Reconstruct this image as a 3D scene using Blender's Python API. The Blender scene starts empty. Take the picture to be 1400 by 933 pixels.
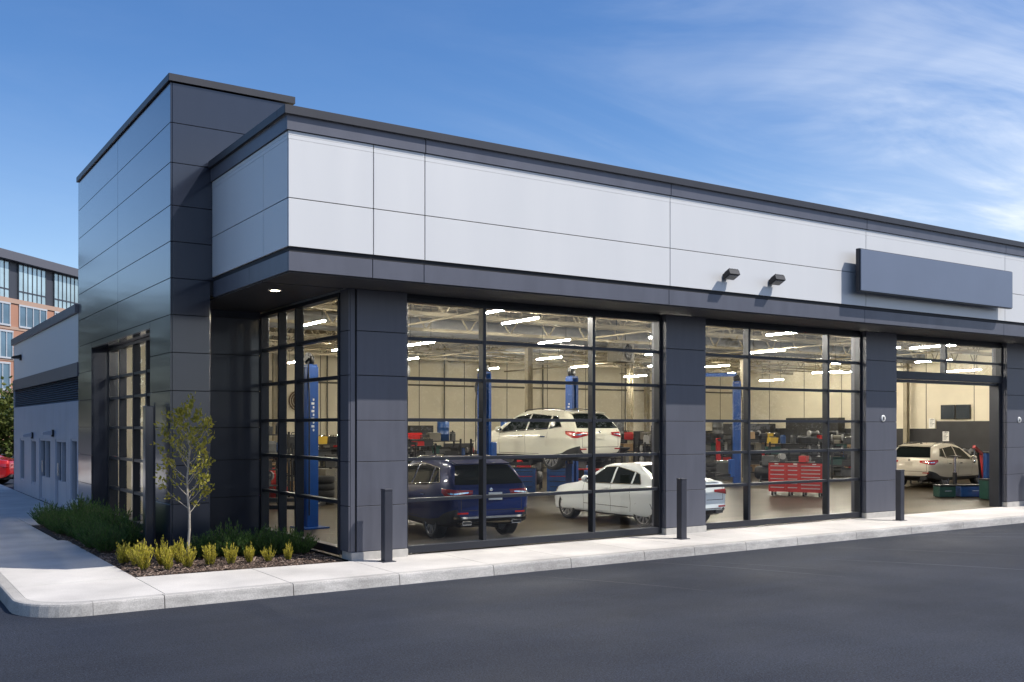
import bpy, bmesh, math, random
from mathutils import Vector, Matrix
from mathutils.bvhtree import BVHTree
R = math.radians
random.seed(7)
SC = bpy.context.scene
COL = SC.collection
MM = {}

# ------------------------------------------------------------------ materials
def mat(name, col, rough=.5, metal=0., coat=0., noise=0., nscale=6., bump=0., bscale=40., spec=.5, stretch=None, coatr=.08, rvar=0.):
    m = bpy.data.materials.new(name); m.use_nodes = True
    nt = m.node_tree; b = nt.nodes['Principled BSDF']
    b.inputs['Base Color'].default_value = (*col, 1)
    b.inputs['Roughness'].default_value = rough
    b.inputs['Metallic'].default_value = metal
    b.inputs['Coat Weight'].default_value = coat
    b.inputs['Coat Roughness'].default_value = coatr
    b.inputs['Specular IOR Level'].default_value = spec
    tc = nt.nodes.new('ShaderNodeTexCoord'); vec = tc.outputs['Object']
    if stretch:
        mp = nt.nodes.new('ShaderNodeMapping'); mp.inputs['Scale'].default_value = stretch
        nt.links.new(vec, mp.inputs[0]); vec = mp.outputs[0]
    if noise > 0 or rvar > 0:
        n = nt.nodes.new('ShaderNodeTexNoise'); n.inputs['Scale'].default_value = nscale; n.inputs['Detail'].default_value = 5
        nt.links.new(vec, n.inputs['Vector'])
        if noise > 0:
            r = nt.nodes.new('ShaderNodeValToRGB')
            r.color_ramp.elements[0].position = .3; r.color_ramp.elements[1].position = .7
            r.color_ramp.elements[0].color = (*[c * (1 - noise) for c in col], 1)
            r.color_ramp.elements[1].color = (*[min(1, c * (1 + noise)) for c in col], 1)
            nt.links.new(n.outputs['Fac'], r.inputs[0]); nt.links.new(r.outputs[0], b.inputs['Base Color'])
        if rvar > 0:
            mr = nt.nodes.new('ShaderNodeMapRange')
            mr.inputs[1].default_value = .3; mr.inputs[2].default_value = .7
            mr.inputs[3].default_value = max(0, rough - rvar); mr.inputs[4].default_value = rough + rvar
            nt.links.new(n.outputs['Fac'], mr.inputs[0]); nt.links.new(mr.outputs[0], b.inputs['Roughness'])
    if bump > 0:
        n2 = nt.nodes.new('ShaderNodeTexNoise'); n2.inputs['Scale'].default_value = bscale; n2.inputs['Detail'].default_value = 4
        nt.links.new(vec, n2.inputs['Vector'])
        bp = nt.nodes.new('ShaderNodeBump'); bp.inputs['Strength'].default_value = bump; bp.inputs['Distance'].default_value = .02
        nt.links.new(n2.outputs['Fac'], bp.inputs['Height']); nt.links.new(bp.outputs[0], b.inputs['Normal'])
    MM[name] = m
    return m

def mat_glass(name, tint=(.9, .93, .92), ior=1.45, wob=.0):
    m = bpy.data.materials.new(name); m.use_nodes = True
    nt = m.node_tree; nt.nodes.clear()
    o = nt.nodes.new('ShaderNodeOutputMaterial'); t = nt.nodes.new('ShaderNodeBsdfTransparent'); g = nt.nodes.new('ShaderNodeBsdfGlossy')
    fr = nt.nodes.new('ShaderNodeFresnel'); mx = nt.nodes.new('ShaderNodeMixShader')
    t.inputs[0].default_value = (*tint, 1); g.inputs['Roughness'].default_value = 0.0
    g.inputs[0].default_value = (.95, .97, 1, 1); gm = nt.nodes.new('ShaderNodeNewGeometry'); mr = nt.nodes.new('ShaderNodeMapRange')
    mr.inputs[3].default_value = ior; mr.inputs[4].default_value = 1/ior
    nt.links.new(gm.outputs['Backfacing'], mr.inputs[0]); nt.links.new(mr.outputs[0], fr.inputs[0])
    if wob > 0:
        tc = nt.nodes.new('ShaderNodeTexCoord'); n = nt.nodes.new('ShaderNodeTexNoise'); n.inputs['Scale'].default_value = .9; n.inputs['Detail'].default_value = 1
        bp = nt.nodes.new('ShaderNodeBump'); bp.inputs['Strength'].default_value = wob; bp.inputs['Distance'].default_value = .02
        nt.links.new(tc.outputs['Object'], n.inputs['Vector']); nt.links.new(n.outputs[0], bp.inputs['Height'])
        nt.links.new(bp.outputs[0], g.inputs['Normal'])
    nt.links.new(fr.outputs[0], mx.inputs[0]); nt.links.new(t.outputs[0], mx.inputs[1]); nt.links.new(g.outputs[0], mx.inputs[2])
    nt.links.new(mx.outputs[0], o.inputs[0])
    MM[name] = m; return m

def mat_leaf(name, col, col2, trans=.35, rough=.55):
    m = bpy.data.materials.new(name); m.use_nodes = True
    nt = m.node_tree; nt.nodes.clear()
    o = nt.nodes.new('ShaderNodeOutputMaterial'); d = nt.nodes.new('ShaderNodeBsdfPrincipled'); t = nt.nodes.new('ShaderNodeBsdfTranslucent')
    mx = nt.nodes.new('ShaderNodeMixShader'); mx.inputs[0].default_value = trans
    g = nt.nodes.new('ShaderNodeNewGeometry'); r = nt.nodes.new('ShaderNodeValToRGB')
    r.color_ramp.elements[0].color = (*col, 1); r.color_ramp.elements[1].color = (*col2, 1)
    nt.links.new(g.outputs['Random Per Island'], r.inputs[0])
    nt.links.new(r.outputs[0], d.inputs['Base Color']); nt.links.new(r.outputs[0], t.inputs[0])
    d.inputs['Roughness'].default_value = rough; d.inputs['Specular IOR Level'].default_value = .25
    nt.links.new(d.outputs[0], mx.inputs[1]); nt.links.new(t.outputs[0], mx.inputs[2]); nt.links.new(mx.outputs[0], o.inputs[0])
    MM[name] = m; return m

def mat_emit(name, col, s):
    m = bpy.data.materials.new(name); m.use_nodes = True
    b = m.node_tree.nodes['Principled BSDF']
    b.inputs['Base Color'].default_value = (*col, 1); b.inputs['Emission Color'].default_value = (*col, 1); b.inputs['Emission Strength'].default_value = s
    MM[name] = m; return m

# ------------------------------------------------------------------ mesh helper
class MB:
    def __init__(s): s.v = []; s.f = []; s.m = []; s.sm = []
    def add(s, vs, fs, mi=0, smooth=False):
        o = len(s.v); s.v += [tuple(v) for v in vs]
        for f in fs: s.f.append(tuple(i + o for i in f)); s.m.append(mi); s.sm.append(smooth)
        return s
    def box(s, x0, x1, y0, y1, z0, z1, mi=0):
        if x0 > x1: x0, x1 = x1, x0
        if y0 > y1: y0, y1 = y1, y0
        if z0 > z1: z0, z1 = z1, z0
        return s.add([(x0,y0,z0),(x1,y0,z0),(x1,y1,z0),(x0,y1,z0),(x0,y0,z1),(x1,y0,z1),(x1,y1,z1),(x0,y1,z1)],
              [(0,3,2,1),(4,5,6,7),(0,1,5,4),(1,2,6,5),(2,3,7,6),(3,0,4,7)], mi)
    def obox(s, c, sx, sy, sz, M=None, mi=0):
        M = M or Matrix.Identity(3); c = Vector(c)
        vs = [c + M @ Vector((a*sx/2, b*sy/2, d*sz/2)) for d in (-1,1) for a,b in ((-1,-1),(1,-1),(1,1),(-1,1))]
        return s.add(vs, [(0,3,2,1),(4,5,6,7),(0,1,5,4),(1,2,6,5),(2,3,7,6),(3,0,4,7)], mi)
    def rbox(s, x0, x1, y0, y1, z0, z1, b=.01, mi=0):
        # box with chamfered vertical and top edges
        if x0 > x1: x0, x1 = x1, x0
        if y0 > y1: y0, y1 = y1, y0
        def ring(d, z): return [(x0+d,y0,z),(x1-d,y0,z),(x1,y0+d,z),(x1,y1-d,z),(x1-d,y1,z),(x0+d,y1,z),(x0,y1-d,z),(x0,y0+d,z)]
        top = [(x0+2*b,y0+b,z1),(x1-2*b,y0+b,z1),(x1-b,y0+2*b,z1),(x1-b,y1-2*b,z1),(x1-2*b,y1-b,z1),(x0+2*b,y1-b,z1),(x0+b,y1-2*b,z1),(x0+b,y0+2*b,z1)]
        vs = ring(b,z0)+ring(b,z1-b)+top
        fs = [tuple(range(7,-1,-1)), tuple(range(16,24))]
        for k in (0,8):
            for i in range(8): fs.append((k+i,k+(i+1)%8,k+8+(i+1)%8,k+8+i))
        return s.add(vs, fs, mi)
    def tube(s, p0, p1, r0, r1=None, n=8, mi=0, caps=True, smooth=True):
        r1 = r0 if r1 is None else r1
        p0 = Vector(p0); p1 = Vector(p1); d = (p1-p0)
        if d.length < 1e-6: return s
        d.normalize(); a = d.orthogonal().normalized(); b = d.cross(a)
        vs = []
        for p, r in ((p0,r0),(p1,r1)):
            for i in range(n):
                t = 2*math.pi*i/n; vs.append(p + a*(r*math.cos(t)) + b*(r*math.sin(t)))
        s.add(vs, [(i,(i+1)%n,n+(i+1)%n,n+i) for i in range(n)], mi, smooth)
        if caps: s.add(vs, [tuple(range(n-1,-1,-1)), tuple(range(n,2*n))], mi)
        return s
    def path(s, pts, r, n=6, mi=0):
        for i in range(len(pts)-1): s.tube(pts[i], pts[i+1], r, r, n, mi)
        return s
    def bar(s, p0, p1, w, h, mi=0, up=(0,0,1)):
        p0 = Vector(p0); p1 = Vector(p1); d = (p1-p0); L = d.length; d.normalize()
        u = Vector(up)
        if abs(d.dot(u)) > .95: u = Vector((1,0,0))
        a = d.cross(u).normalized(); b = a.cross(d)
        M = Matrix((d,a,b)).transposed()
        return s.obox((p0+p1)/2, L, w, h, M, mi)
    def lathe(s, prof, c=(0,0,0), axis='z', n=24, mi=0, smooth=True):
        c = Vector(c); vs = []
        for r, h in prof:
            for i in range(n):
                t = 2*math.pi*i/n; x, y = r*math.cos(t), r*math.sin(t)
                vs.append(c + Vector({'z':(x,y,h),'y':(x,h,y),'x':(h,x,y)}[axis]))
        fs = []
        for k in range(len(prof)-1):
            for i in range(n):
                q = (k*n+i, k*n+(i+1)%n, (k+1)*n+(i+1)%n, (k+1)*n+i)
                fs.append(q if axis != 'y' else q[::-1])
        return s.add(vs, fs, mi, smooth)
    def sphere(s, c, rx, ry, rz, n=12, m=8, mi=0):
        prof = [(max(1e-4, math.sin(math.pi*k/m)), -math.cos(math.pi*k/m)) for k in range(m+1)]
        c = Vector(c); vs = []
        for r, h in prof:
            for i in range(n):
                t = 2*math.pi*i/n; vs.append(c + Vector((rx*r*math.cos(t), ry*r*math.sin(t), rz*h)))
        return s.add(vs, [(k*n+i,k*n+(i+1)%n,(k+1)*n+(i+1)%n,(k+1)*n+i) for k in range(m) for i in range(n)], mi, True)
    def prism(s, poly, z0, z1, mi=0, axis='z'):
        n = len(poly)
        mk = {'z': lambda p,h:(p[0],p[1],h), 'y': lambda p,h:(p[0],h,p[1]), 'x': lambda p,h:(h,p[0],p[1])}[axis]
        vs = [mk(p,z0) for p in poly]+[mk(p,z1) for p in poly]
        return s.add(vs, [tuple(range(n-1,-1,-1)), tuple(range(n,2*n))]+[(i,(i+1)%n,n+(i+1)%n,n+i) for i in range(n)], mi)
    def build(s, name, mats, parent=None, loc=None, fixn=True, bevel=0):
        me = bpy.data.meshes.new(name)
        me.from_pydata(s.v, [], s.f); 
        if not isinstance(mats, (list, tuple)): mats = [mats]
        for m in mats: me.materials.append(MM[m] if isinstance(m, str) else m)
        me.polygons.foreach_set('material_index', s.m); me.polygons.foreach_set('use_smooth', s.sm)
        me.update()
        if fixn:
            bm = bmesh.new(); bm.from_mesh(me); bmesh.ops.recalc_face_normals(bm, faces=bm.faces); bm.to_mesh(me); bm.free()
        o = bpy.data.objects.new(name, me); COL.objects.link(o)
        if parent is not None: o.parent = parent
        if loc: o.location = loc
        if bevel:
            b = o.modifiers.new('edge', 'BEVEL'); b.width = bevel; b.segments = 2; b.limit_method = 'ANGLE'; b.angle_limit = R(40); b.harden_normals = False
        return o

def empty(name, loc=(0,0,0), rz=0., label=None, cat=None, group=None):
    o = bpy.data.objects.new(name, None); COL.objects.link(o); o.location = loc; o.rotation_euler = (0,0,rz); o.empty_display_size = .2
    tag(o, label, cat, group); return o
def tag(o, label=None, cat=None, group=None, kind=None):
    if label: o['label'] = label
    if cat: o['category'] = cat
    if group: o['group'] = group
    if kind: o['kind'] = kind
    return o
def kids(o): return [c for c in bpy.data.objects if c.parent == o]
def dup(o, loc=None, rz=None, label=None, group=None, scale=None, ch=None):
    c = o.copy(); COL.objects.link(c)
    if loc is not None: c.location = loc
    if rz is not None: c.rotation_euler = (0,0,rz)
    if scale is not None: c.scale = (scale,)*3 if not isinstance(scale, tuple) else scale
    if label: c['label'] = label
    if group: c['group'] = group
    def rec(src, dst):
        for k in list(src.children):
            kc = k.copy(); COL.objects.link(kc); kc.parent = dst; rec(k, kc)
    rec(o, c)
    return c
ORD = 'first second third fourth fifth sixth seventh eighth ninth tenth eleventh twelfth thirteenth fourteenth fifteenth sixteenth seventeenth eighteenth'.split()

# ------------------------------------------------------------------ palette
mat('slate_panel', (.098,.101,.124), .42, .25, .0, noise=.07, nscale=1.5, stretch=(5,5,.6), bump=.01, bscale=.9, rvar=.04)
mat('slate_trim', (.11,.113,.138), .4, .3, noise=.07, nscale=2, stretch=(2,2,.6), bump=.02, bscale=1.2)
mat('coping_dark', (.038,.039,.047), .45, .3, noise=.08, nscale=2)
mat('tower_panel', (.018,.023,.040), .3, .25, 1.0, noise=.06, nscale=1.2, stretch=(4,4,.5), coatr=.1)
mat('joint_dark', (.012,.013,.017), .7)
mat('white_panel', (.645,.642,.638), .42, .1, noise=.014, nscale=1.0, stretch=(2.2,2.2,.35), bump=.01, bscale=1.0, rvar=.04)
mat('soffit', (.05,.05,.055), .5, noise=.15, nscale=3, stretch=(1,8,1))
mat('frame_dark', (.03,.033,.042), .35, .5, noise=.06, nscale=3)
mat('post_dark', (.05,.052,.066), .35, .3, noise=.06, nscale=3, bump=.02, bscale=3)
mat('plinth', (.42,.40,.37), .85, noise=.1, nscale=9, bump=.15, bscale=60)
mat('inner_wall', (.68,.62,.48), .75, noise=.04, nscale=1.4, bump=.05, bscale=25)
mat('inner_dark', (.028,.028,.03), .6, noise=.15, nscale=2)
mat('deck', (.25,.21,.135), .7, noise=.12, nscale=1.5)
mat('steel_paint', (.3,.26,.18), .6, noise=.15, nscale=3)
mat('steel_dark', (.12,.11,.09), .55, noise=.15, nscale=3)
mat('wing_panel', (.36,.38,.44), .5, .1, noise=.05, nscale=1.2)
mat('wing_rib', (.31,.345,.42), .5, .2, noise=.06, nscale=1.4)
mat('louvre', (.06,.062,.07), .5, .3, noise=.1)
mat('downlight', (.9,.85,.75), .4)
mat_emit('lamp_warm', (1.,.86,.62), 30.)
mat_emit('tube_white', (1.,.92,.78), 330.)
mat_glass('pane_clear', (.93,.945,.93), 1.5, .03)
mat_glass('pane_wing', (.45,.5,.55), 1.6)
mat('sign_face', (.165,.195,.26), .42, .35, noise=.03, nscale=1.2, bump=.02, bscale=1)
mat('black_plastic', (.010,.010,.011), .5, noise=.2)
mat('black_metal', (.014,.014,.016), .45, .3, noise=.15)
mat('rubber', (.016,.016,.017), .8, noise=.2, nscale=30)
mat('alloy', (.42,.42,.44), .3, .7)
mat('alloy_dark', (.09,.09,.1), .35, .8)
mat('chrome', (.72,.73,.75), .12, 1.)
mat('white_enamel', (.75,.75,.73), .4, noise=.04)
mat('grey_plastic', (.28,.28,.28), .5, noise=.1)
mat('mid_grey', (.07,.072,.075), .5, .2, noise=.12)
mat('lift_blue', (.005,.06,.27), .4, .0, .15, noise=.1, nscale=4)
mat('tool_red', (.40,.010,.010), .35, .0, .2, noise=.1, nscale=4)
mat('tool_blue', (.012,.055,.19), .35, 0, .4, noise=.12)
mat('tool_green', (.010,.05,.04), .4, 0, .3, noise=.12)
mat('yellow_paint', (.55,.36,.03), .4, 0, .2, noise=.12)
mat('orange_paint', (.55,.16,.02), .4, 0, .2, noise=.12)
mat('cardboard', (.33,.22,.12), .85, noise=.12)
mat('paper', (.8,.79,.74), .8, noise=.03)
mat('wood', (.16,.10,.05), .6, noise=.2, nscale=5, stretch=(1,8,8))
mat('glow_screen', (.02,.03,.04), .2)
# ------------------------------------------------------------------ ground materials
def asphalt():
    m = mat('asphalt', (.05,.053,.066), .78, spec=.3)
    nt = m.node_tree; b = nt.nodes['Principled BSDF']; L = nt.links.new
    tc = nt.nodes.new('ShaderNodeTexCoord')
    def noise(scale, detail, sc=None, rot=0):
        mp = nt.nodes.new('ShaderNodeMapping'); mp.inputs['Rotation'].default_value = (0,0,rot)
        mp.inputs['Scale'].default_value = sc or (1,1,1)
        L(tc.outputs['Object'], mp.inputs[0])
        n = nt.nodes.new('ShaderNodeTexNoise'); n.inputs['Scale'].default_value = scale; n.inputs['Detail'].default_value = detail
        L(mp.outputs[0], n.inputs['Vector']); return n.outputs['Fac']
    def rng(v, a, b_, c, d):
        r = nt.nodes.new('ShaderNodeMapRange'); r.inputs[1].default_value = a; r.inputs[2].default_value = b_; r.inputs[3].default_value = c; r.inputs[4].default_value = d
        L(v, r.inputs[0]); return r.outputs[0]
    def mul(a, c):
        k = nt.nodes.new('ShaderNodeMath'); k.operation = 'MULTIPLY'; L(a, k.inputs[0]); L(c, k.inputs[1]); return k.outputs[0]
    big = rng(noise(.22, 5), .3, .7, .78, 1.2)
    streak = rng(noise(1.1, 4, (.16,1.6,1), R(8)), .35, .75, .9, 1.12)
    streak2 = rng(noise(1.7, 3, (.1,2.2,1), R(-14)), .5, .78, 1., 1.12)
    fine = rng(noise(48, 3), .28, .72, .3, 1.8)
    grit = rng(noise(140, 1), .6, .72, 1., 2.6)
    f = mul(mul(mul(big, streak), mul(fine, grit)), streak2)
    mx = nt.nodes.new('ShaderNodeVectorMath'); mx.operation = 'SCALE'; mx.inputs[0].default_value = (.0175,.0212,.0315)
    L(f, mx.inputs['Scale']); L(mx.outputs[0], b.inputs['Base Color'])
    bp = nt.nodes.new('ShaderNodeBump'); bp.inputs['Strength'].default_value = .6; bp.inputs['Distance'].default_value = .012
    L(noise(85, 3), bp.inputs['Height']); L(bp.outputs[0], b.inputs['Normal'])
    rr = rng(noise(.5, 3), .3, .7, .68, .85); L(rr, b.inputs['Roughness'])
asphalt()
def concrete(name, col, amt=.06):
    m = mat(name, col, .88)
    nt = m.node_tree; b = nt.nodes['Principled BSDF']; L = nt.links.new
    tc = nt.nodes.new('ShaderNodeTexCoord')
    n1 = nt.nodes.new('ShaderNodeTexNoise'); n1.inputs['Scale'].default_value = .9; n1.inputs['Detail'].default_value = 6
    mp = nt.nodes.new('ShaderNodeMapping'); mp.inputs['Scale'].default_value = (6,130,10); L(tc.outputs['Object'], mp.inputs[0])
    n2 = nt.nodes.new('ShaderNodeTexNoise'); n2.inputs['Scale'].default_value = 1; n2.inputs['Detail'].default_value = 3
    n3 = nt.nodes.new('ShaderNodeTexNoise'); n3.inputs['Scale'].default_value = 60; n3.inputs['Detail'].default_value = 3
    L(tc.outputs['Object'], n1.inputs['Vector']); L(mp.outputs[0], n2.inputs['Vector']); L(tc.outputs['Object'], n3.inputs['Vector'])
    def rng(v,a,b_,c,d):
        r = nt.nodes.new('ShaderNodeMapRange'); r.inputs[1].default_value=a; r.inputs[2].default_value=b_; r.inputs[3].default_value=c; r.inputs[4].default_value=d; L(v,r.inputs[0]); return r.outputs[0]
    def mul(a,c):
        k = nt.nodes.new('ShaderNodeMath'); k.operation='MULTIPLY'; L(a,k.inputs[0]); L(c,k.inputs[1]); return k.outputs[0]
    f = mul(mul(rng(n1.outputs[0],.3,.7,1-amt*1.6,1+amt), rng(n2.outputs[0],.3,.7,1-amt*.7,1+amt*.7)), rng(n3.outputs[0],.3,.7,1-amt,1+amt))
    sc = nt.nodes.new('ShaderNodeVectorMath'); sc.operation='SCALE'; sc.inputs[0].default_value = col; L(f, sc.inputs['Scale']); L(sc.outputs[0], b.inputs['Base Color'])
    bp = nt.nodes.new('ShaderNodeBump'); bp.inputs['Strength'].default_value=.25; bp.inputs['Distance'].default_value=.006
    L(n3.outputs[0], bp.inputs['Height']); L(bp.outputs[0], b.inputs['Normal'])
concrete('walk_concrete', (.545,.515,.48), .11)
concrete('kerb_concrete', (.40,.38,.355), .2)
mat('epoxy_floor', (.05,.039,.025), .36, spec=.14, noise=.3, nscale=.6, stretch=(1,2.5,1))
mat('mulch', (.075,.05,.036), .95, noise=.5, nscale=25, bump=1., bscale=30)
mat('mulch_chip', (.15,.1,.075), .9, noise=.35, nscale=9)
mat('line_paint', (.28,.28,.3), .8, noise=.3, nscale=12)
mat('white_paint', (.7,.7,.68), .8, noise=.15, nscale=12)

GZ = -.17
# one sheet reaching the horizon
g = MB(); g.add([(-500,-400,GZ),(700,-400,GZ),(700,800,GZ),(-500,800,GZ)], [(0,1,2,3)]); tag(g.build('asphalt_ground','asphalt'), kind='structure')

# sidewalk + kerb round the building
KX, KY, KR = 1.70, 13.72, .85
def corner(off, n=10):
    c = (KX+KR, KY+KR); r = KR-off
    return [(c[0]-r*math.cos(t), c[1]-r*math.sin(t)) for t in [math.pi/2*i/n for i in range(n+1)]]
PL = [(3.5,15.62),(6.9,15.46)]
kb = MB(); KW = .16
def kseg(poly_out, poly_in):
    n = len(poly_out)
    # profile: outer bottom, outer (battered) top edge, inner top
    vs = []
    for (a,b),(c,d) in zip(poly_out, poly_in):
        dx, dy = (c-a), (d-b); l = math.hypot(dx,dy); dx/=l; dy/=l
        for o,z in ((-.02,GZ-.02),(.0,-.035),(.008,-.012),(.03,.0),(KW,.0),(KW,GZ-.02)): vs.append((a+dx*o, b+dy*o, z))
    fs = []
    for i in range(n-1):
        for k in range(5): fs.append((i*6+k,(i+1)*6+k,(i+1)*6+k+1,i*6+k+1))
    fs += [tuple(range(6)), tuple(range((n-1)*6+5,(n-1)*6-1,-1))]
    kb.add(vs, fs)
gap = .006
xs = [KX+KR,3.46,5.28,7.0,8.73,10.32,12.0,13.25,14.64,16.15,18.05,20.0,22.04,24.1,26.1,28.2,30.3,32.5,35,38,41,44]
for a,b in zip(xs[:-1], xs[1:]): kseg([(a+gap,KY),(b-gap,KY)], [(a+gap,KY+1),(b-gap,KY+1)])
co = corner(0); ci = corner(KW)
kseg(co, ci)
ys = [KY+KR,17.4,20.4,23.4,26.4,29.4,32.4,35.4,38.4,41.5,45,50]
for a,b in zip(ys[:-1], ys[1:]): kseg([(KX,b-gap),(KX,a+gap)], [(KX+1,b-gap),(KX+1,a+gap)])
tag(kb.build('kerb','kerb_concrete'), kind='structure')

sw = MB()
def slab(poly, z=0.): sw.prism(poly, -.14, z)
# front strip slabs
SY0, SY1 = KY+KW+.004, 15.6
fx = [3.5,5.28,7.0,8.73,10.32,12.0,13.25,14.64,16.15,18.05,20.0,22.04,24.1,26.1,28.2,30.3,32.5,35,38,41,44]
for a,b in zip(fx[:-1], fx[1:]):
    if a < 6.9: slab([(a+gap,SY0),(b-gap,SY0),(b-gap,PL[0][1]+(b-3.5)/3.4*(-.16)),(a+gap,PL[0][1]+(a-3.5)/3.4*(-.16))])
    else: slab([(a+gap,SY0),(b-gap,SY0),(b-gap,15.66),(a+gap,15.66)])
cin = corner(KW+.004)
slab([(KX+KW+.004, 15.62)] + cin + [(3.5-gap,SY0),(3.5-gap,15.62-gap)])
yj = [15.62,21.5,27.4,33.5,40.,50.]
for a,b in zip(yj[:-1], yj[1:]):
    x1 = 3.5 if b < 24 else (3.3 if b < 27.5 else 4.66)
    slab([(KX+KW+.004,a+gap),(3.5 if a<20 else (3.34 if a<25 else 4.66),a+gap),(x1,b-gap),(KX+KW+.004,b-gap)])
slab([(3.34,25.2),(4.66,25.2),(4.66,27.4-gap),(3.31,27.4-gap)])
tag(sw.build('sidewalk','walk_concrete'), kind='structure')

# planter bed
pb = MB()
N=36
def bed_in(x,y): return (3.5-(y-15.62)*.017 < x) and (15.62-(x-3.5)*.05 < y)
pts=[(3.5,15.64),(6.92,15.5),(6.92,19.86),(5.42,19.86),(5.42,18.18),(4.68,18.18),(4.68,19.7),(5.1,19.7),(5.1,25.18),(3.36,25.18)]
pb.prism(pts, -.13, -.012)
tag(pb.build('planter_bed','mulch'), kind='structure')
ch = MB(); rc = random.Random(3)
for i in range(5200):
    x = rc.uniform(3.42,6.88); y = 15.66+ (rc.random()**1.6)*5 if x<5 else rc.uniform(15.55,17.9)
    if rc.random()<.25: x = rc.uniform(3.4,4.6); y = rc.uniform(15.6,25)
    if not bed_in(x-.05,y-.05) or (x>4.66 and y>18.15): continue
    l,w,h = rc.uniform(.025,.075), rc.uniform(.01,.024), rc.uniform(.004,.01)
    M = Matrix.Rotation(rc.uniform(0,6.28),3,'Z') @ Matrix.Rotation(rc.uniform(-.5,.5),3,'Y')
    ch.obox((x,y,rc.uniform(-.008,.022)), l, w, h, M, rc.choice((0,0,1,2)))
mat('chip_pale', (.3,.22,.17), .9); mat('chip_dark', (.06,.042,.032), .9)
tag(ch.build('mulch_chips',['mulch_chip','chip_pale','chip_dark'], fixn=False), kind='stuff')

# faint parking bay lines and a white line by the left kerb
pm = MB()
pm.box(-1.5,1.25,15.0,15.12,GZ+.001,GZ+.006); pm.box(-12,1.4,33,33.2,GZ+.001,GZ+.006); pm.box(-12,1.4,38,38.2,GZ+.001,GZ+.006); pm.box(-12,1.4,43,43.2,GZ+.001,GZ+.006)
tag(pm.build('road_marking','white_paint'), kind='structure')
# pale concrete apron of the rear lot
ap = MB(); ap.box(-60,1.6,41,75,GZ-.05,GZ+.004); tag(ap.build('rear_pavement','walk_concrete'), kind='structure')
# faint worn arcs on the asphalt
wr = MB()
def arc(cx,cy,r,a0,a1,w):
    n=24; vs=[]
    for i in range(n+1):
        t=R(a0+(a1-a0)*i/n); ww = w*(.35+.65*math.sin(math.pi*i/n))
        for q in (r-ww/2,r+ww/2): vs.append((cx+q*math.cos(t),cy+q*math.sin(t),GZ+.004))
    wr.add(vs,[(2*i,2*i+1,2*i+3,2*i+2) for i in range(n)])
def worn(p0,p1,w,bow):
    n=20; vs=[]; dx,dy=p1[0]-p0[0],p1[1]-p0[1]; l=math.hypot(dx,dy); nx,ny=-dy/l,dx/l
    for i in range(n+1):
        t=i/n; b=bow*4*t*(1-t); ww=w*(.3+.7*math.sin(math.pi*t)); x=p0[0]+dx*t+nx*b; y=p0[1]+dy*t+ny*b
        for q in (-ww/2,ww/2): vs.append((x+nx*q,y+ny*q,GZ+.004))
    wr.add(vs,[(2*i,2*i+1,2*i+3,2*i+2) for i in range(n)])
for c in (((11.9,13.5),(13.4,10.4),.05,.1),((12.6,13.2),(13.9,10.9),.035,.08),((14.9,12.0),(17.4,7.6),.06,.15),((19.6,13.5),(22.8,10.6),.055,.1),((20.5,13.4),(24.0,11.0),.05,.12),((16.2,13.4),(18.4,10.2),.035,.1),((9.2,13.3),(10.6,10.6),.03,.1)): worn(*c)
wm = mat('worn_line', (.06,.064,.078), .8, noise=.25, nscale=9)
tag(wr.build('worn_markings','worn_line'), kind='structure')
# ------------------------------------------------------------------ service building
B = empty('service_building', (7,15.5,0), 0, 'dark slate and white service building with tall gridded windows and a corner tower', 'building')
OFF = Vector((7,15.5,0))
def bpart(mb, name, mats, parent=B, label=None, bevel=0):
    mb.v = [tuple(Vector(v)-OFF) for v in mb.v]
    o = mb.build(name, mats, parent, bevel=bevel)
    if label: o['label'] = label
    return o

def panels_y(mb, y, xs, zs, th=.03, gap=.012, skip=None, front=-1):
    # cladding panels on a wall facing -Y
    for a,b in zip(xs[:-1],xs[1:]):
        for c,d in zip(zs[:-1],zs[1:]):
            if skip and skip((a+b)/2,(c+d)/2): continue
            mb.rbox(a+gap/2,b-gap/2, y, y+th, c+gap/2, d-gap/2, .003)
def panels_x(mb, x, ys, zs, th=.03, gap=.012, skip=None):
    for a,b in zip(ys[:-1],ys[1:]):
        for c,d in zip(zs[:-1],zs[1:]):
            if skip and skip((a+b)/2,(c+d)/2): continue
            mb.rbox(x, x+th, a+gap/2,b-gap/2, c+gap/2, d-gap/2, .003)

# --- tower
TZ = [0,.88,1.58,2.26,2.93,3.62,4.30,4.96,5.62,6.27,7.04,7.76,8.48]
TX, TY = 4.69, 18.2
mb = MB()
opening = lambda y,z: 19.69<y<25.4 and z<4.16
TZl = [0,.88,1.58,2.26,2.93,3.62,4.16,4.96,5.62,6.27,7.04,7.76,8.48]
panels_x(mb, TX, [TY,19.69,22.51,25.4,27.1], [0,.88,1.58,2.26,2.93,3.62,4.30], skip=lambda y,z: 19.69<y<25.4)
panels_x(mb, TX, [TY,22.51,27.1], [4.30,4.96,5.62,6.27,7.04,7.76,8.48])
# lintel strip down to the opening head
mb.rbox(TX,TX+.03,19.696,25.394,4.17,4.294,.003)
panels_y(mb, TY, [TX+.03,5.41], TZ[:8])
panels_y(mb, TY, [TX+.03,7.0], TZ[7:])
panels_y(mb, 19.89, [5.41,6.95], [0,.85,1.6,2.26,3.0,3.74,4.49,4.66])
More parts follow.
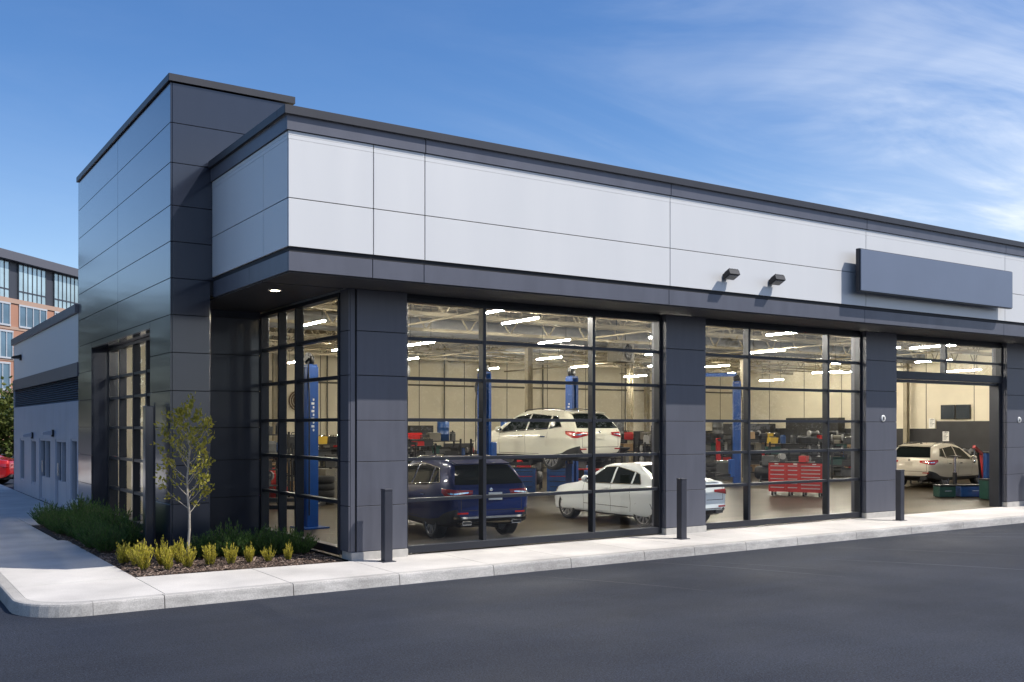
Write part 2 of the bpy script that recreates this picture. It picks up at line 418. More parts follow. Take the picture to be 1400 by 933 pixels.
# opening reveals
mb.box(TX+.032,5.3,25.4,25.43,0,4.16); mb.box(TX+.032,5.3,19.66,19.69,0,4.16); mb.box(TX+.032,5.3,19.69,25.4,4.165,4.2)
bpart(mb, 'tower_cladding', 'tower_panel', label='near black glossy tower cladding')
mb = MB()
mb.box(TX+.034,5.09,TY+.034,19.655,0,8.4); mb.box(TX+.034,5.09,25.435,27.1,0,8.4); mb.box(TX+.034,5.09,19.655,25.435,4.21,8.4)
mb.box(5.09,6.97,TY+.034,TY+.2,4.7,8.4); mb.box(5.09,5.39,TY+.034,19.9,0,4.6); mb.box(5.39,6.93,19.924,20.05,0,4.66)
mb.box(6.8,6.97,TY+.2,27.1,6.6,8.4); mb.box(5.09,6.97,26.95,27.1,4.6,8.4); mb.box(5.09,6.8,TY+.2,26.95,8.3,8.4)
bpart(mb, 'tower_core', 'joint_dark')
mb = MB()
mb.rbox(TX-.04,7.03,TY-.04,27.14,8.50,8.63,.006)
bpart(mb, 'tower_coping', 'coping_dark')

# --- canopy box (upper front volume)
CX, CY, XR = 5.44, 14.35, 44.
jx = [CX,6.86,7.79,13.21,19.22,24.92,31.,37.,XR]
mb = MB()
panels_y(mb, CY, jx, [5.02,5.76,6.66], gap=.014)
for a,b in zip(jx[:-1],jx[1:]): 
    mb.box(a+.007,b-.007,CY,CY+.03,6.656,6.715); mb.box(a+.007,b-.007,CY,CY+.03,6.719,6.775)
jy = [CY+.03,15.3,TY-.01]
panels_x(mb, CX, [CY+.032,15.45,TY-.004], [5.02,5.76,6.66], gap=.012)
mb.box(CX,CX+.03,CY+.036,TY-.004,6.656,6.715); mb.box(CX,CX+.03,CY+.036,TY-.004,6.719,6.775)
bpart(mb, 'fascia_panel', 'white_panel', label='smooth white metal fascia panels')
mb = MB()
for a,b in zip(jx[:-1],jx[1:]):
    if a in (6.86,): continue
    b2 = 7.79 if a==CX else b
    mb.rbox(a+(.0 if a==CX else .006)-(.03 if a==CX else 0), b2-.006, CY-.03, CY+.02, 6.785, 7.01, .003)
mb.rbox(CX-.03,CX+.02,CY+.022,TY-.002,6.785,7.01,.003)
for a,b in zip(jx[:-1],jx[1:]): mb.rbox(a+(.0 if a==CX else .005)+(.02 if a==CX else 0), b-.005, CY+.03, CY+.07, 4.66, 4.95, .003)
for c,d in ((CY+.072,16.2),(16.2,TY-.002)): mb.rbox(CX+.02,CX+.06,c+.004,d-.004,4.66,4.95,.003)
# side leg of the fascia where the box runs on to the recessed wall
bpart(mb, 'fascia_trim', 'slate_trim', label='slate grey trim bands above and below the white fascia')
mb = MB()
mb.rbox(CX-.085,XR,CY-.085,CY+.25,7.01,7.14,.006); mb.rbox(CX-.085,CX+.25,CY+.25,TY-.042,7.01,7.14,.006)
bpart(mb, 'roof_coping', 'coping_dark')
mb = MB()
mb.box(CX-.035,XR,CY-.036,CY+.0,7.0,7.012); mb.box(CX-.036,CX,CY,TY-.003,7.0,7.012)
bpart(mb, 'drip_edge', 'chrome')
mb = MB()
mb.box(CX+.034,XR,CY+.034,CY+.2,4.955,7.0); mb.box(CX+.034,CX+.2,CY+.2,TY-.003,4.955,7.0)
mb.box(CX+.065,XR,CY+.072,CY+.2,4.67,4.955); mb.box(CX+.065,CX+.2,CY+.2,TY-.003,4.67,4.955)
bpart(mb, 'canopy_core', 'joint_dark')
# soffit planks
mb = MB(); y = CY+.075
while y < 15.64:
    mb.rbox(CX+.065,XR,y+.003,min(y+.16,15.66)-.003,4.64,4.668,.003); y += .16
while y < 19.88:
    mb.rbox(CX+.065,6.94,y+.003,min(y+.16,19.885)-.003,4.64,4.668,.003); y += .16
bpart(mb, 'soffit', 'soffit', label='dark planked soffit under the overhang')
mb = MB(); mb.lathe([(.001,4.634),(.085,4.634)], (6.02,16.5,0), n=24, smooth=False)
mb2 = MB(); mb2.lathe([(.085,4.636),(.09,4.628),(.12,4.63),(.122,4.64)], (6.02,16.5,0), n=24)
dl = bpart(mb2, 'downlight', 'downlight'); bpart(mb, 'lens', 'lamp_warm', parent=dl)

# --- pilasters
PZ = [.14,.92,1.68,2.39,3.16,3.92,4.638]
PX = [(7.09,8.06),(14.14,15.3),(20.75,21.98),(27.0,28.3),(34.,35.2),(41.,42.2)]
YF, YW = 15.49, 15.66
for i,(a,b) in enumerate(PX):
    mb = MB()
    panels_y(mb, YF, [a,b], PZ, gap=.012)
    ya = 15.94 if i else 15.86
    panels_x(mb, a if i else 6.95, [YF+(.032 if i else .02),ya], PZ, gap=.012)
    mb.v = mb.v
    if i == 0:
        panels_y(mb, YF+.02, [6.982,7.07], [.14,4.638], gap=.004)
    mb.box(b-.03,b,YF+.032,15.94,.14,4.638)
    p = bpart(mb, 'pilaster', 'slate_panel', label='slate grey panelled pilaster')
    k = MB(); k.box((a if i else 6.98)+.032,b-.032,YF+.034,15.93,.0,4.63); bpart(k, 'core', 'joint_dark', parent=p)
    q = MB(); q.rbox(a+(.0 if i else -.1)-.0,b+.01,YF-.012,15.9,.0,.135,.006); bpart(q, 'plinth', 'plinth', parent=p)

# --- windows
def window(axis, P, a0, a1, z0, z1, mull, rails, dirn=1, label=None, pane='pane_clear', fw=.07, sill=.13, name='window', heavy=()):
    # axis 'x': glass in a plane Y=P spanning X a0..a1 ; axis 'y': plane X=P spanning Y
    f = MB()
    def bx(u0,u1,d0,d1,w0,w1):
        if axis=='x': f.rbox(u0,u1,P+d0,P+d1,w0,w1,.004)
        else: f.rbox(P+d0,P+d1,u0,u1,w0,w1,.004)
    e = .002
    bx(a0,a0+fw,-.05,.12,z0,z1); bx(a1-fw,a1,-.05,.12,z0,z1)
    bx(a0+fw+e,a1-fw-e,-.05,.12,z0,z0+sill); bx(a0+fw+e,a1-fw-e,-.05,.12,z1-fw,z1)
    for m in mull: bx(m-fw/2,m+fw/2,-.045,.12,z0+sill+e,z1-fw-e)
    edges = [a0+fw]+[v for m in mull for v in (m-fw/2,m+fw/2)]+[a1-fw]
    for r in rails:
        h = .06 if r not in heavy else .12
        for s in range(0,len(edges),2): bx(edges[s]+e,edges[s+1]-e,-.03,.10,r-h/2,r+h/2)
    w = bpart(f, name, 'frame_dark', label=label)
    g = MB()
    zz = [z0+sill]+list(rails)+[z1-fw]
    if axis=='x': 
        for s in range(0,len(edges),2):
            for c,d in zip(zz[:-1],zz[1:]): g.add([(edges[s]-.01,P+.03,c),(edges[s+1]+.01,P+.03,c),(edges[s+1]+.01,P+.03,d),(edges[s]-.01,P+.03,d)],[(0,1,2,3)])
    else:
        for s in range(0,len(edges),2):
            for c,d in zip(zz[:-1],zz[1:]): g.add([(P+.03,edges[s]-.01,c),(P+.03,edges[s+1]+.01,c),(P+.03,edges[s+1]+.01,d),(P+.03,edges[s]-.01,d)],[(0,1,2,3)])
    bpart(g, 'pane', pane, parent=w)
    return w
RL = [.97,1.70,2.40,3.14,3.85]
def header(a,b):
    h = MB(); h.box(a,b,YW+.0,15.9,4.56,4.64); bpart(h,'window_head','frame_dark')
window('x', YW, 8.065, 14.135, 0.03, 4.56, [9.74,12.33], RL, label='wide front window of three bays over a navy car'); header(8.065,14.135)
window('x', YW, 15.305, 20.745, 0.03, 4.56, [16.78,19.5], RL, label='front window of three bays with red tool chest behind'); header(15.305,20.745)
window('x', YW, 21.985, 26.995, 3.5, 4.56, [24.3], [4.03], label='low transom window over the open bay', sill=.2, name='transom_window'); header(21.985,26.995)
window('x', YW, 28.305, 33.995, 0.03, 4.56, [30.2,32.1], RL); header(28.305,33.995)
window('x', YW, 35.205, 40.995, 0.03, 4.56, [37.1,39.1], RL); header(35.205,40.995)
mb = MB(); mb.rbox(21.99,22.06,YW-.03,15.9,0,3.49,.004); mb.rbox(26.84,26.99,YW-.03,15.92,0,3.49,.004); mb.box(21.99,26.99,YW+.02,15.9,3.42,3.49)
bpart(mb, 'door_track', 'frame_dark')
window('y', 6.98, 15.87, 19.88, 0.06, 4.6, [17.93,18.83], RL, label='side window at the corner beside the planter')
window('y', 5.12, 19.69, 25.4, 0.06, 4.16, [20.7,21.66,22.85,24.22], [.81,1.53,2.25,2.95,3.45], label='tall tower window set deep in dark cladding')

# --- interior shell
mb = MB(); mb.box(7.0,42.,15.64,40.,-.12,0.0); mb.box(5.1,7.0,19.9,26.95,-.12,.0); mb.box(41.9,44,14,16,-.12,0)
bpart(mb, 'interior_floor', 'epoxy_floor')
mb = MB()
mb.box(7.2,42.3,40.,40.3,0,6.5); mb.box(42.0,42.3,15.95,40.,0,6.5); mb.box(6.9,7.2,27.1,40.3,0,6.5); mb.box(5.1,7.2,26.8,26.94,0,4.6)
mb.box(7.05,44,15.905,16.0,4.66,6.5); mb.box(7.0,7.2,16.0,20.1,4.62,6.5); mb.box(5.1,7.2,20.06,26.8,4.6,4.68); mb.box(7.2,7.35,20.06,26.8,4.68,6.5)
bpart(mb, 'interior_wall', 'inner_wall')
mb = MB()   # joints of the lined walls and service pipes
for x in [9.4+2.4*i for i in range(14)]: mb.box(x,x+.03,39.985,39.998,0,6.3)
for y in [18.4+2.4*i for i in range(9)]: mb.box(41.985,41.998,y,y+.03,0,6.3)
for x in (11.6,16.9,22.7,28.3,33.6,38.9): mb.tube((x,39.93,.0),(x,39.93,6),.035,n=6)
mb.tube((7.3,39.9,4.15),(41.9,39.9,4.15),.04,n=6)
bpart(mb, 'wall_joint', 'steel_dark')
mb = MB()   # dark dado on the end wall and the grey partition
mb.box(41.93,41.985,16,39.9,0,2.15)
mb.box(30,41.9,39.93,39.982,0,2.0); mb.box(41.86,41.928,19.5,27.4,0,2.5)
bpart(mb, 'dado', 'inner_dark')
mb = MB()   # ribbed roof deck
n = 175
for i in range(n):
    x = 7.2+i*.2
    mb.add([(x,16,6.2),(x+.08,16,6.2),(x+.08,40,6.2),(x,40,6.2),(x+.1,16,6.26),(x+.1,40,6.26),(x+.18,16,6.26),(x+.18,40,6.26),(x+.2,16,6.2),(x+.2,40,6.2)],
           [(0,1,2,3),(1,4,5,2),(4,6,7,5),(6,8,9,7)])
mb.box(7.0,44,14.6,40.3,6.5,6.6)
bpart(mb, 'roof_deck', 'deck', label='ribbed tan roof deck')
def truss(p0, p1, h, ch, n, zt=6.12):
    m = MB(); p0=Vector(p0); p1=Vector(p1)
    top0=p0+Vector((0,0,zt)); top1=p1+Vector((0,0,zt)); b0=p0+Vector((0,0,zt-h)); b1=p1+Vector((0,0,zt-h))
    m.bar(top0,top1,ch,ch); m.bar(b0,b1,ch,ch)
    for i in range(n):
        a=top0.lerp(top1,i/n); b=b0.lerp(b1,(i+.5)/n); c=top0.lerp(top1,(i+1)/n)
        m.tube(a,b,ch*.28,n=5,smooth=False); m.tube(b,c,ch*.28,n=5,smooth=False)
    return m
for y in (18.0,21.6,25.2,28.8,32.4,36.0): bpart(truss((7.2,y,0),(42,y,0),1.05,.09,24), 'truss', 'steel_paint')
for x in (10.4,13.9,17.4,20.9,24.4,27.9,31.4,34.9,38.4): bpart(truss((x,16,0),(x,40,0),.6,.06,18,6.16), 'joist', 'steel_paint')
for x,y in ((19.8,28.8),(30.6,28.8),(41.6,28.8),(24.9,39.7),(14.5,39.7),(34.9,39.7),(41.7,21.6),(30.6,36.)):
    c = MB(); c.obox((x,y,3.05),.2,.02,6.1); c.obox((x-.1,y,3.05),.02,.2,6.1); c.obox((x+.1,y,3.05),.02,.2,6.1); bpart(c,'column','steel_paint')
mb = MB()   # conduits, duct and pipe runs under the joists
for y,z in ((19.4,5.0),(23.1,5.2),(30.5,5.02),(34.2,5.1)): mb.tube((7.3,y,z),(41.9,y,z),.03,n=6)
for x,z in ((12.1,4.95),(19.2,5.05),(26.,4.9),(33.2,5.0)): mb.tube((x,16.1,z),(x,39.9,z),.03,n=6)
bpart(mb,'pipe','steel_paint')
mb = MB(); mb.tube((9,27,5.35),(40,27,5.35),.28,n=14); mb.tube((22.5,27,5.35),(22.5,39,5.35),.2,n=14); bpart(mb,'air_duct','grey_plastic')

# --- rear wing
W = empty('rear_wing', (TX,27.1,0), 0, 'low grey rear wing with louvre band and narrow windows beyond the tower', 'building')
def wpart(mb, name, mats, parent=W, label=None):
    mb.v = [tuple(Vector(v)-Vector((TX,27.1,0))) for v in mb.v]; o = mb.build(name, mats, parent)
    if label: o['label']=label
    return o
WY0, WY1 = 27.12, 39.6
mb = MB(); mb.rbox(TX-.0,TX+.05,WY0,WY1,3.92,5.17,.004); wpart(mb,'upper_panel','white_panel')
mb = MB(); mb.rbox(TX-.03,TX+.05,WY0,WY1+.03,3.56,3.915,.004); mb.rbox(TX-.08,TX+2.5,WY0,WY1+.08,5.18,5.40,.006); wpart(mb,'trim_band','slate_trim')
mb = MB()
z=2.95
while z<3.55: mb.add([(TX+.02,WY0,z),(TX+.02,WY1-.02,z),(TX+.08,WY1-.02,z+.055),(TX+.08,WY0,z+.055),(TX+.1,WY0,z),(TX+.1,WY1-.02,z)],[(0,1,2,3),(0,4,5,1)]); z+=.062
mb.box(TX+.1,TX+.2,WY0,WY1-.02,2.94,3.56); wpart(mb,'louvre','louvre')
wins = [(36.9,37.95,.42,1.85),(34.3,35.3,.42,1.85),(31.5,33.6,0,1.9),(28.9,30.6,0,1.9),(27.3,28.2,.3,1.95)]
mb = MB()
def wall_strip(y0,y1,z0,z1):
    y=y0
    while y<y1-.01:
        e=min(y+.3,y1); mb.rbox(TX,TX+.05,y+.003,e-.003,z0,z1,.006); y=e
ed=[WY0]+sorted([v for w in wins for v in w[:2]])+[WY1]
for a,b in zip(ed[:-1],ed[1:]):
    hit=[w for w in wins if w[0]<=(a+b)/2<=w[1]]
    if hit: 
        w=hit[0]; wall_strip(a,b,w[3],2.935)
        if w[2]>0: wall_strip(a,b,0,w[2])
    else: wall_strip(a,b,0,2.935)
mb.box(TX+.05,TX+2.4,WY0,WY0+.1,0,5.1); mb.box(TX,TX+2.4,WY1-.1,WY1,0,5.1); mb.box(TX+.3,TX+.4,WY0,WY1,2,5.1); mb.box(TX+.05,TX+2.4,WY0,WY1,5.1,5.17)
wpart(mb,'wall','wing_rib')
for i,(a,b,z0,z1) in enumerate(wins):
    f=MB(); nm='door' if z0==0 else 'window'
    f.rbox(TX+.02,TX+.14,a,a+.06,z0,z1,.004); f.rbox(TX+.02,TX+.14,b-.06,b,z0,z1,.004); f.rbox(TX+.02,TX+.14,a+.062,b-.062,z1-.06,z1,.004); f.rbox(TX+.02,TX+.14,a+.062,b-.062,z0,z0+.07,.004)
    if nm=='door': f.rbox(TX+.06,TX+.13,a+.062,b-.062,.072,.75,.004); f.rbox(TX+.03,TX+.13,(a+b)/2-.04,(a+b)/2+.04,.752,z1-.062,.004)
    o=wpart(f,nm,'wing_panel')
    g=MB(); z=z0+.07 if nm=='window' else .75; g.add([(TX+.11,a+.05,z),(TX+.11,b-.05,z),(TX+.11,b-.05,z1-.05),(TX+.11,a+.05,z1-.05)],[(0,1,2,3)]); wpart(g,'pane','pane_wing',parent=o)
    if nm=='door':
        h=MB(); h.tube((TX-.04,(a+b)/2+.12,.9),(TX-.04,(a+b)/2+.12,1.25),.015); wpart(h,'handle','chrome',parent=o)
mb=MB(); mb.box(TX+.5,TX+.55,WY0,WY1,0,3); wpart(mb,'inner_blind','inner_dark')
# wing wall lamps
for y,z,lb in ((37.6,4.64,'small black box lamp high on the pale upper wall of the rear wing'),(34.9,1.98,'grey shaded wall lamp between narrow windows of the rear wing'),(30.9,2.08,'grey shaded wall lamp by the doors nearest the tower')):
    t=empty('wall_lamp',(TX,y,z),0,lb,'wall lamp','wall lamps on the rear wing')
    m=MB(); m.rbox(-.06,-.002,-.07,.07,-.1,.1,.01); m.build('bracket','black_metal',t)
    m=MB(); m.prism([(-.06,.08),(-.3,.02),(-.3,-.05),(-.06,-.05)],-.14,.14,axis='y'); m.build('shade','black_metal' if z>4 else 'wing_panel',t)

# --- sign panel on the white fascia
t = empty('sign_panel', (21.7,14.16,5.78), 0, 'blank blue grey rectangular sign panel on the white fascia', 'sign')
m=MB(); m.rbox(-3.05,3.05,-.11,-.085,-.46,.46,.004); m.build('face','sign_face',t)
m=MB(); m.rbox(-3.07,3.07,-.083,.02,-.48,.48,.006); m.build('box','frame_dark',t)
for x in (-2.6,-.9,.9,2.6): 
    for z in (-.25,.25): m=MB(); m.tube((x,.02,z),(x,.185,z),.03,n=8); m.build('standoff','black_metal',t)
# --- flood lights on the white fascia
for x,lb in ((14.70,'black box floodlight on the white fascia, the one farther from the sign'),(16.05,'black box floodlight on the white fascia, the one nearer the sign')):
    t=empty('flood_light',(x,CY-.002,5.32),0,lb,'floodlight','floodlights on the white fascia')
    m=MB(); m.rbox(-.07,.07,-.05,-.0,-.06,.06,.008); m.tube((0,-.05,0),(0,-.14,.03),.025); m.build('bracket','black_metal',t)
    m=MB(); M=Matrix.Rotation(R(-24),3,'X')
    m.obox((0,-.25,.03),.36,.28,.13,M); m.obox((0,-.25,.11),.32,.22,.03,M)
    for i in range(6): m.obox((-.14+.056*i,-.25,.125),.012,.2,.03,M)
    m.build('housing','black_metal',t,bevel=.008)
    m=MB(); m.obox((0,-.27,-.045),.3,.2,.01,M); m.build('lens','grey_plastic',t); t.scale=(.8,.72,.8)
# --- small round emblems on pilasters
for x,z,lb in ((21.42,2.48,'small round white wall badge on the pilaster left of the open bay'),(27.62,2.46,'small round white wall badge on the pilaster right of the open bay')):
    t=empty('wall_badge',(x,YF,z),0,lb,'badge','round badges on the pilasters')
    m=MB(); m.lathe([(.001,-.022),(.075,-.022),(.085,-.012),(.085,-.001)],(0,0,0),'y',20); m.build('plate','white_enamel',t)
    m=MB(); m.box(-.028,.028,-.028,-.0225,-.035,.035); m.box(-.012,.012,-.031,-.0285,-.055,.05); m.build('symbol','mid_grey',t)
# --- bollards
def bollard(x,y,h,lb):
    t=empty('bollard',(x,y,0),0,lb,'bollard','square bollards along the front walk')
    m=MB(); m.rbox(-.075,.075,-.075,.075,0,h,.008); m.build('post','post_dark',t)
    m=MB(); m.rbox(-.08,.08,-.08,.08,h+.002,h+.03,.008); m.build('cap','post_dark',t)
    m=MB(); m.box(-.12,.12,-.12,.12,.001,.012); m.build('base_plate','post_dark',t)
bollard(7.46,15.09,1.2,'square dark bollard in front of the corner pilaster')
bollard(13.94,14.8,1.2,'square dark bollard before the pilaster between the two big windows')
bollard(21.05,14.75,1.2,'square dark bollard left of the open service bay')
bollard(28.03,15.2,1.2,'square dark bollard cut by the right edge of the view')
# tall post in the planter
t=empty('tall_post',(4.42,18.86,0),0,'tall dark blue square post with notched top beside the tower corner','post')
m=MB(); m.rbox(-.03,.13,-.06,.1,0,2.66,.008); m.build('post','tower_panel',t)
m=MB(); m.rbox(.134,.16,-.05,.09,0,2.72,.005); m.rbox(-.03,.0,-.095,-.064,0,2.7,.005); m.build('channel','tower_panel',t)
# ------------------------------------------------------------------ cars
def carpaint(name, col, metal=.0, rough=.3):
    m = mat(name, col, rough, metal, 0.5 if max(col)<.2 else 1., spec=.12, coatr=.03); return m
carpaint('paint_navy', (.004,.014,.082), .2, .28)
carpaint('paint_cream', (.66,.64,.55), .0, .35)
carpaint('paint_white', (.74,.78,.82), .0, .32)
carpaint('paint_champagne', (.50,.46,.38), .15, .35)
carpaint('paint_red', (.4,.012,.012), .1, .3)
carpaint('paint_silver', (.45,.46,.48), .5, .3)
_cg=mat('car_glass', (.008,.011,.011), .07, 0, 0, spec=.16)
_cg.node_tree.nodes['Principled BSDF'].inputs['IOR'].default_value=1.2
mat('lamp_red', (.30,.008,.010), .12, 0, 1., coatr=.03)
mat('lamp_clear', (.62,.62,.6), .1, .3, 1.)
mat('wheel_dark', (.03,.03,.032), .45, .4)

MM['paint_navy'].node_tree.nodes['Principled BSDF'].inputs['Coat IOR'].default_value=1.3
def interp(keys):
    xs=[k[0] for k in keys]; ys=[k[1] for k in keys]; n=len(xs)
    d=[(ys[i+1]-ys[i])/(xs[i+1]-xs[i]) for i in range(n-1)]
    t=[d[0]]+[0 if d[i-1]*d[i]<=0 else 2*d[i-1]*d[i]/(d[i-1]+d[i]) for i in range(1,n-1)]+[d[-1]]
    def f(x):
        if x<=xs[0]: return ys[0]
        if x>=xs[-1]: return ys[-1]
        i=max(j for j in range(n-1) if xs[j]<=x); h=xs[i+1]-xs[i]; s=(x-xs[i])/h
        return ys[i]*(2*s**3-3*s*s+1)+h*t[i]*(s**3-2*s*s+s)+ys[i+1]*(-2*s**3+3*s*s)+h*t[i+1]*(s**3-s*s)
    return f

SUV = dict(
  ztop=[(-.95,.74),(-.94,.98),(-.87,1.10),(-.62,1.38),(-.44,1.53),(-.24,1.585),(.2,1.63),(.8,1.655),(1.3,1.63),(1.72,1.53),(2.15,1.28),(2.55,1.07),(3.2,.97),(3.6,.86),(3.76,.72),(3.82,.58)],
  zs=[(-.95,.98),(-.4,1.04),(0,1.03),(2.4,.95),(3.3,.84),(3.82,.58)],
  zb=[(-.95,.46),(-.85,.36),(-.5,.28),(0,.25),(2.85,.25),(3.5,.27),(3.82,.38)],
  cl=[(-.95,.66),(-.6,.55),(-.4,.46),(.4,.40),(2.5,.40),(3.3,.46),(3.82,.5)],
  w=[(-.95,.72),(-.93,.79),(-.85,.87),(-.6,.93),(-.1,.965),(.4,.95),(1.4,.935),(2.4,.95),(2.9,.96),(3.3,.91),(3.6,.80),(3.82,.58)],
  tumble=.42, wb=2.85, rw=.385, L0=-.95, L1=3.82,
  side=[((-.36,1.16),(.10,1.10),(.10,1.455),(-.12,1.44)), ((.17,1.095),(1.05,1.055),(1.02,1.52),(.17,1.465)), ((1.12,1.05),(2.26,1.0),(1.66,1.44),(1.09,1.52))],
  rear=(1.13,1.49,.76,.60), wind=(1.80,2.38,1.15,1.50), seams=[.13,1.08,2.2], rail=True)
SEDAN = dict(
  ztop=[(-.92,.66),(-.915,.86),(-.88,1.0),(-.80,1.045),(-.55,1.07),(-.25,1.12),(.15,1.29),(.5,1.40),(.9,1.44),(1.25,1.43),(1.6,1.37),(2.0,1.15),(2.38,.955),(2.9,.875),(3.3,.79),(3.55,.69),(3.66,.60),(3.72,.5)],
  zs=[(-.92,.86),(-.6,.93),(0,.93),(2.3,.85),(3.3,.68),(3.72,.44)],
  zb=[(-.92,.42),(-.8,.32),(-.5,.25),(0,.21),(2.8,.2),(3.5,.2),(3.72,.3)],
  cl=[(-.92,.50),(-.6,.42),(0,.32),(2.8,.3),(3.72,.38)],
  w=[(-.92,.72),(-.9,.78),(-.82,.85),(-.6,.89),(-.1,.93),(.4,.925),(1.4,.92),(2.4,.925),(2.8,.93),(3.2,.90),(3.45,.82),(3.62,.68),(3.72,.5)],
  tumble=.42, wb=2.85, rw=.355, L0=-.92, L1=3.72,
  side=[((.08,.975),(.38,.965),(.36,1.23),(.22,1.19)), ((.44,.965),(1.1,.945),(1.08,1.34),(.42,1.25)), ((1.17,.945),(2.08,.925),(1.5,1.32),(1.14,1.345))],
  rear=(1.13,1.37,.62,.52), wind=(1.62,2.25,1.0,1.33), seams=[.42,1.13,2.15], rail=False)

def car_body(sp, name, paint, parent, low_black):
    ft,fs,fb,fw,fc = interp(sp['ztop']),interp(sp['zs']),interp(sp['zb']),interp(sp['w']),interp(sp['cl'])
    L0,L1 = sp['L0'],sp['L1']
    st=[L0,L0+.01,L0+.035,L0+.07,L0+.12,L0+.18,L0+.25]; x=L0+.34
    while x<L1-.3: st.append(x); x+=.085
    st+=[L1-.3,L1-.22,L1-.15,L1-.1,L1-.06,L1-.03,L1-.01,L1]
    NP=11; secs=[]
    for x in st:
        zb,w,zt=fb(x),fw(x),ft(x); zs=min(fs(x), zt-.035); h=zt-zs
        wr=max(w*.55, w-.04-sp['tumble']*h)
        half=[(0,zb),(.55*w,zb),(.86*w,zb+.01),(.95*w,zb+.05),(.978*w,max(zb+.06,min(fc(x),zb+.42*(zs-zb)))),(.968*w,zb+.47*(zs-zb)),(.985*w,zb+.64*(zs-zb)),(1.0*w,zb+.76*(zs-zb)),(.994*w,zb+.82*(zs-zb)),(.965*w,zs),
              (w*.955-(w*.955-wr)*.30,zs+h*.30),(w*.955-(w*.955-wr)*.62,zs+h*.62),(wr,zs+h*.88),(wr*.90,zs+h*.965),(wr*.62,zt-.006-.015*min(1,h)),(wr*.3,zt-.002),(0,zt)]
        secs.append(half)
    mb=MB(); vs=[]; n=len(secs[0]); full=2*n-2
    for x,half in zip(st,secs):
        ring=[(x,y,z) for y,z in half]+[(x,-y,z) for y,z in half[-2:0:-1]]
        vs+=ring
    fs_=[]
    for i in range(len(st)-1):
        for k in range(full): fs_.append((i*full+k,(i+1)*full+k,(i+1)*full+(k+1)%full,i*full+(k+1)%full))
    fs_.append(tuple(range(full))[::1]); fs_.append(tuple(range((len(st)-1)*full,len(st)*full))[::-1])
    mb.add(vs,fs_,0,True)
    o=mb.build(name,[paint,'black_plastic','rubber'],parent)
    # wheel arches by boolean
    c=MB(); rw=sp['rw']
    for wx in (0,sp['wb']):
        for s in (-1,1): 
            c.lathe([(.001,s*.56),(rw+.055,s*.56),(rw+.055,s*1.2),(.001,s*1.2)],(wx,0,rw),'y',36)
    co=c.build('arch_cutter','black_plastic')
    md=o.modifiers.new('arch','BOOLEAN'); md.operation='DIFFERENCE'; md.object=co; md.solver='EXACT'
    dg=bpy.context.evaluated_depsgraph_get(); me=bpy.data.meshes.new_from_object(o.evaluated_get(dg))
    o.modifiers.clear(); old=o.data; o.data=me; bpy.data.meshes.remove(old); cm=co.data; bpy.data.objects.remove(co); bpy.data.meshes.remove(cm)
    me.materials.clear()
    for m in (paint,'black_plastic','rubber'): me.materials.append(MM[m])
    for p in me.polygons:
        p.material_index=0; p.use_smooth=True
        cx,cy,cz=p.center
        for wx in (0,sp['wb']):
            d=math.hypot(cx-wx,cz-rw)
            if d<rw+.06 and abs(cy)<1.2 and abs(p.normal.y)<.6 and abs(d-rw-.055)<.02 or (d<rw+.06 and abs(abs(cy)-.56)<.01): p.material_index=2
        if p.material_index==0:
            if cz<min(fc(cx),fb(cx)+.42*(min(fs(cx),ft(cx)-.035)-fb(cx)))-.004 and low_black: p.material_index=1
            elif cz<fb(cx)+.045: p.material_index=1
    me.set_sharp_from_angle(angle=R(38))
    return o
